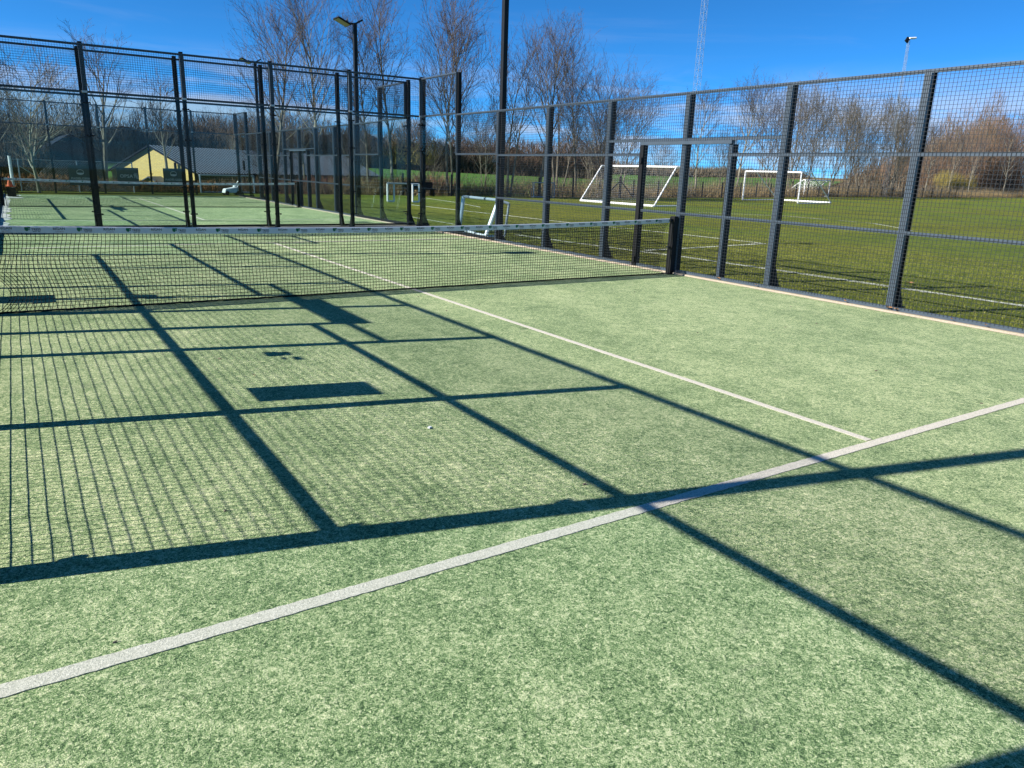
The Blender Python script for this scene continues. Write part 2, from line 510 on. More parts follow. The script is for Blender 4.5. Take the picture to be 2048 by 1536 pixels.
mb.build('sand', 'pale_sand', kind='stuff')

# ------------------------------------------------------------------ court enclosures
def mesh_panel(w, h, step=0.05, r=0.0019):
    """square welded wire, in the local y-z plane, standing on z=0"""
    mb = MB()
    def wire(a, b, ax):
        k = len(mb.v); m_ = 7
        for q in range(m_ + 1):
            c = [a[0] + (b[0] - a[0]) * q / m_, a[1] + (b[1] - a[1]) * q / m_, a[2] + (b[2] - a[2]) * q / m_]
            c[0] += 0.0025 * noise.noise(Vector((c[1] * 2, c[2] * 2, 4)))
            wv = 0.0045 * noise.noise(Vector((c[1] * 2.3, c[2] * 2.3, 11 if ax == 'z' else 23)))
            if ax == 'z': c[1] += wv
            else: c[2] += wv
            for (i, j) in ((-r, -r), (r, -r), (r, r), (-r, r)):
                mb.v.append((c[0] + i, c[1] + j, c[2]) if ax == 'z' else (c[0] + i, c[1], c[2] + j))
            if q:
                for i in range(4):
                    j = (i + 1) % 4; mb.f.append((k + 4 * q - 4 + i, k + 4 * q - 4 + j, k + 4 * q + j, k + 4 * q + i))
    n = round(w / step)
    for i in range(n):
        wire((0, (i + .5) * w / n, 0), (0, (i + .5) * w / n, h), 'z')
    n = round(h / step)
    for i in range(n):
        wire((0, 0, (i + .5) * h / n), (0, w, (i + .5) * h / n), 'y')
    return mb.mesh('wire_mesh', 'wire')
ME = {}
ME['mesh3'] = mesh_panel(2.0, 2.93)
ME['mesh1'] = mesh_panel(2.0, 0.98)
def frame_mesh(y0, y1, z0, z1, t=0.045, d=0.04):
    mb = MB()
    mb.box(0, d, y0 + .003, y0 + t, z0, z1); mb.box(0, d, y1 - t, y1 - .003, z0, z1)
    mb.box(0.001, d - .001, y0 + t, y1 - t, z0, z0 + t); mb.box(0.001, d - .001, y0 + t, y1 - t, z1 - t, z1)
    return mb.mesh('panel_frame', 'steel')
ME['frame3'] = frame_mesh(0, 2, 0.030, 2.99)
ME['frame1'] = frame_mesh(0, 2, 0.0, 0.99)
ME['rail'] = MB().box(0.004, 0.034, 0.046, 1.954, -0.023, 0.023).mesh('rail', 'steel')
ME['rail_half'] = MB().box(0.004, 0.034, 0.046, 0.96, -0.023, 0.023).mesh('rail', 'steel')
def post_mesh(h, w=0.08, d=0.092):
    mb = MB()
    mb.box(0.043, 0.051, -w / 2, w / 2, 0, h); mb.box(0.043 + d - .008, 0.043 + d, -w / 2, w / 2, 0, h)
    mb.box(0.051, 0.043 + d - .008, -0.028, 0.028, 0, h)
    mb.box(0.043, 0.043 + d, -w / 2, w / 2, h, h + .006)
    return mb.mesh('post', 'post_steel')
ME['post3'] = post_mesh(2.985); ME['post4'] = post_mesh(3.96)
ME['foot'] = None
mb = MB()
for yy in (-0.035, 0.025):
    k = len(mb.v)
    pr_ = [(0.136, 0.0), (0.27, 0.0), (0.27, 0.03), (0.22, 0.12), (0.155, 0.28), (0.136, 0.34)]
    for dy in (0, 0.01):
        mb.v += [(a, yy + dy, b) for a, b in pr_]
    n = len(pr_)
    mb.f.append(tuple(k + i for i in range(n))); mb.f.append(tuple(k + n + i for i in reversed(range(n))))
    for i in range(n):
        j = (i + 1) % n; mb.f.append((k + i, k + n + i, k + n + j, k + j))
mb.box(0.045, 0.28, -0.08, 0.08, 0.0, 0.012)
ME['foot'] = mb.mesh('foot_bracket', 'post_steel')
ME['clamp'] = MB().box(-0.014, 0.045, -0.075, 0.075, -0.012, 0.012).tube((-0.025, -0.06, 0), (-0.014, -0.06, 0), 0.02, n=8).tube((-0.025, 0.06, 0), (-0.014, 0.06, 0), 0.02, n=8).mesh('glass_clamp', 'black')
def glass_mesh(h):
    return MB().box(-0.006, 0.006, 0.006, 1.994, 0, h).mesh('glass_pane', 'glass')
ME['glass3'] = glass_mesh(2.88); ME['glass2'] = glass_mesh(1.88)
ME['base_rail'] = MB().box(-0.03, 0.04, 0.0, 2.0, 0.0, 0.045).mesh('base_rail', 'post_steel')
ME['gatepost'] = MB().box(-0.01, 0.10, -0.045, 0.045, 0, 2.16).mesh('gate_post', 'black')
ME['jamb'] = MB().box(0.0, 0.034, -0.05, 0.0, 0, 2.13).mesh('gate_jamb', 'steel')
ME['gatehead'] = MB().box(-0.01, 0.07, -1.055, 1.055, 2.162, 2.215).mesh('gate_header', 'steel')
ME['hinge'] = MB().box(-0.03, 0.02, -0.03, 0.03, -0.05, 0.05).mesh('hinge', 'black')
ME['silver_clip'] = MB().box(-0.03, 0.03, -0.05, 0.05, -0.02, 0.02).mesh('metal_clip', 'galv')

def side_fence(cy, sx, label, board=False):
    rz = 0 if sx > 0 else math.pi
    root = thing('court_side_fence', label, 'fence', (sx * 5.0, cy - (.03 if sx < 0 and cy == 0 else 0), 0), 'fences round the padel courts', rz)
    if sx < 0 and cy == 0: root.scale = (1, 1.009, 1)
    # local x points outwards; local y along the fence (mirrored on the left side)
    def ln(name, key, x, y, z, kind=None):
        return link(name, ME[key], root, (x, y, z), kind)
    for y in range(-10, 11, 2):
        tall = abs(y) >= 8
        if y == 0:
            o = link('post', ME['post_mid'], root, (0, 0, 0)); continue
        ln('post', 'post4' if tall else 'post3', 0, y, 0.0)
        ln('foot_bracket', 'foot', 0, y, 0.053)
    for y in range(-10, 10, 2):
        a = min(abs(y), abs(y + 2))
        if a < 6:
            ln('panel_frame', 'frame3', 0, y, 0)
            ln('wire_mesh', 'mesh3', -0.004, y, 0.057, 'stuff')
            ln('rail', 'rail', 0, y, 1.03)
            if a < 2:
                ln('rail', 'rail', 0, y, 2.24)
                ln('rail', 'rail_half', 0, y + (0 if y == -2 else 1), 2.0)
            else:
                ln('rail', 'rail', 0, y, 2.0)
        elif a == 6:
            ln('wire_mesh', 'mesh1', -0.004, y, 2.0, 'stuff')
            ln('panel_frame', 'frame1', 0, y, 2.0)
            ln('glass_pane', 'glass2', 0.02, y, 0.1)
            ln('base_rail', 'base_rail', 0.02, y, 0.053)
            for z in (0.35, 1.1, 1.8):
                ln('glass_clamp', 'clamp', 0.02, y if y > 0 else y + 2, z)
        else:
            ln('wire_mesh', 'mesh1', -0.004, y, 2.98, 'stuff')
            ln('panel_frame', 'frame1', 0, y, 2.98)
            ln('glass_pane', 'glass3', 0.02, y, 0.1)
            ln('base_rail', 'base_rail', 0.02, y, 0.053)
            for z in (0.35, 1.25, 2.2, 2.8):
                ln('glass_clamp', 'clamp', 0.02, y + (0 if y < 0 else 2), z)
    for y in (-1, 1):
        ln('gate_post', 'gatepost', -0.02 if y * sx > 0 else 0.045, y, 0.0)
        if y * sx < 0: ln('gate_jamb', 'jamb', 0, y, 0.03)
        if y * sx > 0: ln('hinge', 'hinge', -0.03, y * 0.99, 0.15); ln('hinge', 'hinge', -0.03, y * 0.99, 1.9)
    ln('gate_header', 'gatehead', -0.02, 0, 0)
    return root
mb = MB().box(0.043, 0.13, -0.04, 0.04, 0, 2.985)
ME['post_mid'] = mb.mesh('post', 'post_steel')
def end_wall(cy, sy, label):
    # local x outward (= world sy*y), local y along the wall
    rz = math.pi / 2 if sy > 0 else -math.pi / 2
    root = thing('court_end_wall', label, 'glass wall', (0, cy + sy * 9.955, 0), 'glass end walls of the padel courts', rz)
    for y in range(-5, 6, 2):
        link('post', ME['post4'], root, (0, y if abs(y) < 5 else y * 1.012, 0.045))
        link('foot_bracket', ME['foot'], root, (0, y, 0.045))
        link('metal_clip', ME['silver_clip'], root, (-0.03, y + .02, 3.0))
        for z in (0.42, 1.0, 2.1, 2.78):
            link('glass_clamp', ME['clamp'], root, (0.02, y, z))
    for y in range(-5, 5, 2):
        link('wire_mesh', ME['mesh1'], root, (-0.004, y, 2.98), 'stuff')
        link('panel_frame', ME['frame1'], root, (0, y, 2.98))
        link('glass_pane', ME['glass3'], root, (0.02, y, 0.1))
        link('base_rail', ME['base_rail'], root, (0.02, y, 0.045))
    return root
side_fence(CY[0], 1, 'dark steel mesh fence with a gate opening along the right side of the near court')
side_fence(CY[0], -1, 'mesh fence of the near court that throws the grid shadow, left of the view')
side_fence(CY[1], 1, 'mesh fence on the right side of the farther court, seen through glass')
side_fence(CY[1], -1, 'mesh fence on the left side of the farther court, at the left picture edge')
end_wall(CY[0], 1, 'glass wall with black posts at the far end of the near court')
end_wall(CY[1], -1, 'glass wall at the near end of the farther court, right behind the first glass wall')
end_wall(CY[1], 1, 'glass wall at the very far end of the farther court, nearest the yellow house')

# sign boards and fittings on the left fence, known from the shadows they throw
def fitting(name, label, cat, boxes, mat='black'):
    mb = MB()
    for b in boxes: mb.box(*b)
    return tag(bevel(mb.build(name, mat), 0.004), label, cat)
fitting('sign_board', 'sign board hung on the left fence that casts the dark rectangular shadow on the turf', 'sign', [(-5.0, -4.985, -3.87, -3.48, 1.17, 1.75)], 'sign')
fitting('number_plate', 'small plate and bars on the left fence casting a little broken shadow', 'plate', [(-4.995, -4.985, -2.48, -2.30, 1.44, 1.53), (-4.995, -4.985, -2.62, -2.53, 1.50, 1.53), (-4.995, -4.985, -2.66, -2.53, 1.56, 1.61), (-4.995, -4.985, -2.46, -2.32, 1.53, 1.59)])
for cy in CY:
    where = 'near' if cy == 0 else 'farther'
    fitting('gate_board', 'long narrow board above the left gate of the %s court' % where, 'board', [(-5.02, -5.0, cy - 1.15, cy + 0.55, 2.225, 2.40)] if cy else [(-5.02, -5.0, -1.12, 0.55, 2.225, 2.40)], 'sign')
fitting('lock_box', 'lock box with a long handle on the left gate post of the near court', 'lock', [(-4.99, -4.93, 0.93, 1.20, 0.97, 1.17), (-4.98, -4.94, 0.86, 0.96, 1.08, 1.28)])
mb = MB().box(-5.42, -5.28, 0.85, 1.35, 0.0, 0.62).box(-5.45, -5.25, 0.82, 1.38, 0.62, 0.66)
tag(bevel(mb.build('storage_box', 'black'), 0.01), 'low black box standing outside the left fence near the gate', 'box')

# ------------------------------------------------------------------ nets
def net(cy, label, coarse=False):
    root = thing('padel_net', label, 'net', (0, cy, 0), 'nets across the padel courts')
    X0, X1 = -4.86, 4.80
    def top(x):
        u = x / 4.9
        return 0.865 + 0.075 * u * u + (0.012 * u)
    def yoff(x, z):
        return 0.010 * noise.noise(Vector((x * 2.2, z * 3.0, 1.5))) + 0.02 * math.sin(x * 0.7) * (1 - z)
    cell = 0.0425
    nx = int((X1 - X0) / cell); nz = 20
    def P(i, j):
        x = X0 + (X1 - X0) * i / nx; tz = top(x) - 0.068; f_ = j / nz
        z = 0.012 + (tz - 0.012) * f_
        # pulled in at the right hand post: tied at top, middle and foot only
        sc_ = abs(math.sin(math.pi * (f_ * 2 if f_ > .5 else f_ * 2))) ** .8 * (0.9 if f_ > .5 else 1.3)
        e = max(0, (i - (nx - 16)) / 16.0); x -= e * e * 0.12 * sc_
        e2 = max(0, (16 - i) / 16.0); x += e2 * e2 * 0.10 * sc_
        wob = noise.noise(Vector((x * 1.1, z * 1.6, 5)))
        x += 0.018 * wob + 0.006 * noise.noise(Vector((x * 12, z * 12, 2)))
        z += 0.010 * noise.noise(Vector((x * 0.9, z * 2, 9))) * math.sin(math.pi * f_) + 0.004 * noise.noise(Vector((x * 11, z * 13, 7)))
        if x < -3.0: x += 0.03 * math.sin(z * 9) * min(1, (-3.0 - x))
        return Vector((x, yoff(x, z), z))
    G = [[P(i, j) for j in range(nz + 1)] for i in range(nx + 1)]
    mb = MB(); r_ = 0.0037
    for i in range(nx + 1):
        mb.chain([G[i][j] for j in range(nz + 1)], [r_] * (nz + 1), 3)
    for j in range(nz + 1):
        mb.chain([G[i][j] for i in range(nx + 1)], [r_ if j else 0.012] * (nx + 1), 3)
    mb.build('net_mesh', 'cord', root, kind='stuff')
    # doubled white tape
    mb = MB(); n = 60; prev = None
    for i in range(n + 1):
        x = -4.90 + 9.72 * i / n; zt = top(x); y = yoff(x, .85)
        ring = [(x, y - .008, zt - .072), (x, y - .010, zt - .010), (x, y - .004, zt), (x, y + .004, zt), (x, y + .010, zt - .010), (x, y + .008, zt - .072)]
        mb.v += ring
        if i:
            k = len(mb.v) - 12
            for q in range(6):
                mb.f.append((k + q, k + (q + 1) % 6, k + 6 + (q + 1) % 6, k + 6 + q))
    tape = mb.build('top_tape', 'tape', root, smooth=False)
    ink = MB(); sub = MB(); gr = MB(); red = MB()
    yf = lambda x: yoff(x, .85) - 0.0115
    i = 0; x = -4.66
    while x < 4.72:
        zc = top(x) - 0.036
        if i % 2 == 0:
            add_text(ink, TM['RIGAN'], x, yf, zc + 0.009); add_text(red, TM['SPORTS'], x + .004, yf, zc - 0.021)
            ink.v += [(x - .022, yf(x), zc + .024), (x - .016, yf(x), zc + .024), (x - .016, yf(x), zc + .029), (x - .022, yf(x), zc + .029)]; ink.f.append(tuple(range(len(ink.v) - 4, len(ink.v))))
        else:
            add_text(ink, TM['TRESS'], x + 0.030, yf, zc + 0.000); [sub.quad((x + a_, yf(x), zc - .0235), (x + a_ + .009, yf(x), zc - .0235), (x + a_ + .009, yf(x), zc - .0175), (x + a_, yf(x), zc - .0175)) for a_ in (.0, .012, .024, .044, .056)]
            k = len(gr.v)   # green emblem: rounded square with a notch
            pts = [(-.072, .027), (-.020, .027), (-.020, .012), (-.040, .012), (-.040, -.006), (-.052, -.018), (-.066, -.010), (-.074, .004)]
            gr.v += [(x + a, yf(x), zc + b) for a, b in pts]; gr.f.append(tuple(k + q for q in range(len(pts))))
            k = len(gr.v)
            pts = [(-.038, -.004), (-.026, -.004), (-.026, .008), (-.038, .008)]
            gr.v += [(x + a, yf(x) - .0003, zc + b) for a, b in pts]; gr.f.append((k, k + 1, k + 2, k + 3))
        i += 1; x += 0.2395 if x < -1 else 0.2345
    ink.build('lettering', 'ink', tape, kind='stuff'); red.build('lettering', 'redink', tape, kind='stuff'); sub.build('small_print', 'ink', tape, kind='stuff'); gr.build('emblem', 'green_ink', tape, kind='stuff')
    for sx in (-1, 1):
        mb = MB()
        mb.box(sx * 4.93 - .045, sx * 4.93 + .045, -.05, .05, 0.01, 0.985)
        bevel(mb.build('net_post', 'black', root), 0.008, 2)
        mb = MB().tube((sx * 4.835, -.01, 0.02), (sx * 4.835, -.01, 0.97), 0.009, n=8).box(sx * 4.84 - .03, sx * 4.84 + .03, -.03, .03, .90, .94).box(sx * 4.84 - .02, sx * 4.84 + .02, -.03, .03, .46, .48)
        mb.build('tension_bar', 'post_steel', root)
        MB().box(sx * 4.92 - .10, sx * 4.92 + .07, -.09, .09, 0.001, 0.012).build('base_plate', 'black', root)
    return root
TM = {'RIGAN': text_mesh('RIGAN', 0.036, 'a', sx=1.05), 'SPORTS': text_mesh('S P O R T S', 0.014, 'b', sx=1.1), 'TRESS': text_mesh('TRESS', 0.034, 'c', sx=0.95),
      'PADEL': text_mesh('PADELGEEK', 0.135, 'e', sx=1.02, spacing=1.06), 'TOPSAT': text_mesh('OPSAT', 0.21, 'f', sx=1.1)}
net(0.0, 'black net with printed white tape across the near court')
net(CY[1], 'black net with white tape across the farther court, seen through the glass')

# ------------------------------------------------------------------ sign boards on the far wall
def board(x0, x1, z0, z1, kind, label):
    o = MB().box(x0, x1, 30.855, 30.868, z0, z1).build('sign_board', 'sign'); tag(o, label, 'sign', 'boards on the far glass wall')
    pr_ = MB(); cx = (x0 + x1) / 2
    if kind == 'p':
        add_text(pr_, TM['PADEL'], cx, 30.852, z0 + 0.30)
        k = len(pr_.v); n = 18; r_ = 0.15; cz = z0 + 0.56
        pr_.v += [(cx + r_ * math.cos(math.pi + math.pi * i / n), 30.852, cz + r_ * 0.62 * math.sin(math.pi + math.pi * i / n)) for i in range(n + 1)]
        pr_.f.append(tuple(range(k, k + n + 1)))
        for i in range(n):
            a = math.pi * i / n; b = math.pi * (i + 1) / n; k = len(pr_.v)
            pr_.v += [(cx + r_ * math.cos(a), 30.852, cz + .01 + r_ * .9 * math.sin(a)), (cx + r_ * math.cos(b), 30.852, cz + .01 + r_ * .9 * math.sin(b)), (cx + r_ * .88 * math.cos(b), 30.852, cz + .01 + r_ * .76 * math.sin(b)), (cx + r_ * .88 * math.cos(a), 30.852, cz + .01 + r_ * .76 * math.sin(a))]
            pr_.f.append((k, k + 1, k + 2, k + 3))
    else:
        add_text(pr_, TM['TOPSAT'], cx, 30.852, z0 + 0.44)
        for dx in (0.0, 0.05, 0.10):
            k = len(pr_.v); pr_.v += [(x1 - .20 + dx, 30.852, z0 + .60), (x1 - .18 + dx, 30.852, z0 + .60), (x1 - .08 + dx * .6, 30.852, z0 + .33), (x1 - .10 + dx * .6, 30.852, z0 + .33)]; pr_.f.append((k, k + 1, k + 2, k + 3))
    pr_.build('lettering', 'sign_print', o)
    return o
board(-2.42, -1.50, 0.42, 1.31, 'p', 'left dark board with ball emblem and PADELGEEK lettering in front of the dark barn')
board(-0.47, 0.45, 0.43, 1.26, 't', 'middle dark board lettered OPSAT in front of the left half of the yellow gable')
board(1.52, 2.44, 0.45, 1.28, 'p', 'right dark board with a ball emblem and PADELGEEK lettering, in front of the yellow gable')

# ------------------------------------------------------------------ floodlight poles of the courts
def court_light(x, y, sx, label):
    root = thing('court_floodlight', label, 'floodlight', (x, y, 0), 'floodlight poles beside the padel courts', 0 if sx > 0 else math.pi)
    MB().box(-.055, .055, -.06, .06, 0.05, 5.98).build('pole', 'post_steel', root)
    MB().box(-.10, .12, -.11, .11, 0.053, 0.07).build('base_plate', 'post_steel', root)
    b_ = MB(); b_.bar((0.02, 0, 5.98), (0.27, 0, 6.12), .06, .05).bar((0.0, 0, 5.98), (-.16, 0, 5.96), .05, .05)
    b_.bar((-.16, 0, 5.96), (-.34, 0.16, 6.02), .03, .03).bar((-.16, 0, 5.96), (-.34, -0.16, 6.02), .03, .03)
    b_.build('arm', 'black', root)
    # flat panel rising away from the pole
    hd = MB(); A = Vector((-.20, 0, 5.90)); B = Vector((-.62, 0, 6.08)); d = (B - A).normalized(); up = Vector((0, 1, 0)).cross(d)
    hd.bar(A, B, .46, .05, up=(0, 0, 1))
    h = bevel(hd.build('lamp_head', 'black', root), 0.01)
    nrm = Vector((0, 1, 0)).cross(d)
    if nrm.z > 0: nrm = -nrm
    a = A + d * .03 + nrm * .0275; b = B - d * .03 + nrm * .0275
    MB().quad(a + Vector((0, -.2, 0)), b + Vector((0, -.2, 0)), b + Vector((0, .2, 0)), a + Vector((0, .2, 0))).build('lens', 'lamp', h)
    return root
court_light(5.12, 5.97, 1, 'tall dark pole rising out of the picture on the right fence of the near court')
court_light(-5.12, 5.97, -1, 'left side pole of the near court whose lamp shadow falls far across the turf')
court_light(-5.12, -6.085, -1, 'left side pole closest to the camera, throwing the broad shadow over the service line')
court_light(5.12, 14.95, 1, 'black lamp pole with a tilted flat lamp, clearly seen above the double glass walls')
court_light(5.12, 26.95, 1, 'farthest right hand lamp pole of the farther court, its lamp just above the wall')
court_light(-5.12, 14.95, -1, 'left lamp pole at the near half of the farther court, beyond the left picture edge')
court_light(-5.12, 26.95, -1, 'left lamp pole at the far half of the farther court, beyond the left picture edge')

# ------------------------------------------------------------------ goals
def tubes(name, mat, segs, r_, parent, n=10):
    mb = MB()
    for a, b in segs: mb.tube(a, b, r_, n=n)
    return mb.build(name, mat, parent, smooth=False)
def netpatch(parent, quads, step=0.12, r_=0.002, mat='cord', sag=0.0):
    mb = MB()
    for A, B, D, E in quads:      # A-B bottom edge, E-D top edge
        A, B, D, E = map(Vector, (A, B, D, E))
        nu = max(2, int(((B - A).length + (D - E).length) / 2 / step)); nv = max(2, int(((E - A).length) / step))
        def Q(u, v):
            q = (A.lerp(B, u)).lerp(E.lerp(D, u), v); q = q + Vector((0, 0, -sag * math.sin(math.pi * u) * v)); return q
        for i in range(nu + 1): mb.chain([Q(i / nu, j / nv) for j in range(nv + 1)], [r_] * (nv + 1), 3)
        for j in range(nv + 1): mb.chain([Q(i / nu, j / nv) for i in range(nu + 1)], [r_] * (nu + 1), 3)
    return mb.build('goal_net', mat, parent, kind='stuff')
def goal(FA, FB, H, back, top_back, r_, label, nt_=True, mat='white', rear=True):
    """FA, FB feet of the front posts; back = vector from front feet to the rear ground bar"""
    FA = Vector((*FA, 0)); FB = Vector((*FB, 0)); bk = Vector((*back, 0)); tb = Vector((*top_back, 0)); Hh = Vector((0, 0, H)); lift = Vector((0, 0, r_ - .02))
    root = thing('football_goal', label, 'goal', tuple(FA), 'football goals on the grass')
    o = -FA
    for F in (FA, FB):
        tubes('goal_post', mat, [(F + o + lift, F + o + Hh)], r_, root)
    tubes('crossbar', mat, [(FA + o + Hh, FB + o + Hh)], r_ * 1.05, root)
    for F in (FA, FB):
        tubes('stay', mat, [(F + tb + o + Hh, F + bk + o + lift)] + ([(F + o + Hh, F + tb + o + Hh)] if tb.length > .05 else []), r_ * .7, root)
        tubes('side_bar', mat, [(F + o + lift, F + bk + o + lift)], r_ * .6, root)
    tubes('ground_bar', mat, [(FA + bk + o + lift, FB + bk + o + lift)], r_ * 1.1, root)
    if nt_:
        netpatch(root, [(FA + o + bk, FB + o + bk, FB + o + tb + Hh, FA + o + tb + Hh)], 0.14, 0.0016, 'galv', 0.1)
    return root
goal((27.87, 29.61), (27.99, 23.01), 2.22, (-2.3, -0.45), (-0.45, -0.1), 0.06, 'large white goal on the grass, its slanting stays facing the right court fence', True)
goal((45.35, 33.09), (45.03, 27.55), 2.3, (6.4, 1.6), (1.6, .3), 0.065, 'upright white goal frame on the grass beyond the large one, to its right', False)
goal((71.0, 46.3), (77.0, 47.3), 1.85, (-0.9, 2.4), (0, .3), 0.06, 'small far goal in front of the tree row, behind the upright goal frame', True)
goal((25.4, 34.2), (27.0, 34.0), 1.0, (0.3, 0.7), (0, .2), 0.04, 'little grey goal frame at the foot of the bare trees', True, 'greyblue')
goal((3.95, 34.9), (6.9, 35.3), 0.95, (0.2, 0.8), (0, .3), 0.04, 'small grey goal frame behind the far glass wall', True, 'greyblue')
# mini goal seen end on through the glass (two square white side frames, grey crossbar)
root = thing('mini_goal', 'mini goal with white side frames and a grey crossbar, framed by the glass wall corner', 'goal', (11.08, 26.05, 0), 'football goals on the grass')
for dx, dy in ((0.30, 0.04), (1.51, -.3)):
    tubes('side_frame', 'white', [((dx, dy, .03), (dx, dy, .90)), ((dx, dy, .03), (dx - .33, dy + .05, .03)), ((dx - .33, dy + .05, .03), (dx - .33, dy + .05, .88))], .045, root)
tubes('crossbar', 'greyblue', [((-.05, .1, .90), (1.52, -.3, .90))], .04, root)
# tipped youth goal leaning close behind the fence
root = thing('leaning_goal', 'tipped small aluminium goal with black net leaning just outside the fence', 'goal', (5.45, 7.1, 0), 'football goals on the grass')
lean = Vector((-.03, -.24, 0))
P1, P2, P3 = Vector((.40, 2.2, 0)), Vector((0, 0.05, 0)), Vector((.45, -.22, 0)); Hh = Vector((0, 0, .93))
T1, T2, T3 = P1 + Hh + Vector((.12, -.02, 0)), P2 + Hh + Vector((.30, -.10, 0)), P3 + Hh + Vector((.05, 0, -.08))
tubes('goal_post', 'alu', [(P1 + Vector((0, 0, .03)), T1)], .055, root)
tubes('goal_post', 'alu', [(P2 + Vector((0, 0, .03)), T2)], .058, root)
tubes('crossbar', 'greyblue', [(T1, T2)], .038, root)
tubes('crossbar', 'greyblue', [(T2, T3)], .038, root)
tubes('stay', 'greyblue', [(T3, P3 + Vector((0, .1, .03)))], .03, root)
tubes('ground_bar', 'alu', [(P1 + Vector((0, 0, .03)), P2 + Vector((0, 0, .03))), (P2 + Vector((0, 0, .03)), P3 + Vector((0, .1, .03)))], .035, root)
netpatch(root, [(P1, P2, T2, T1), (P2, P3, T3, T2)], 0.085, 0.0025, 'cord', 0.05)

# chalk lines on the grass
def chalk(pts, w=0.10):
    mb = MB()
    for a, b in zip(pts[:-1], pts[1:]):
        jag_strip(mb, a, b, w, -0.022, 0.06, 0.018)
    return mb.build('chalk_line', 'chalk', kind='structure')
chalk([(6.9, 8.0), (7.2, 4.4), (7.5, 2.2), (7.62, -0.7), (7.65, -2.75), (7.7, -4.4), (7.7, -12)], 0.17)
chalk([(7.6, 3.55), (8.83, 3.64), (12.45, 4.05)], 0.15)
chalk([(12.45, 4.05), (12.3, 7.4), (11.8, 11.7), (11.64, 16.2), (11.3, 24)], 0.14)
chalk([(24.2, 17.7), (27.3, 14.8), (26.7, 9.8), (24.6, 7.2), (23.7, 6.4)], 0.10)
chalk([(16.1, 32.1), (15.1, 26.0), (14.0, 22.0)], 0.10)
chalk([(7.24, 15.5), (7.08, 11.8), (6.98, 9.0)], 0.09)

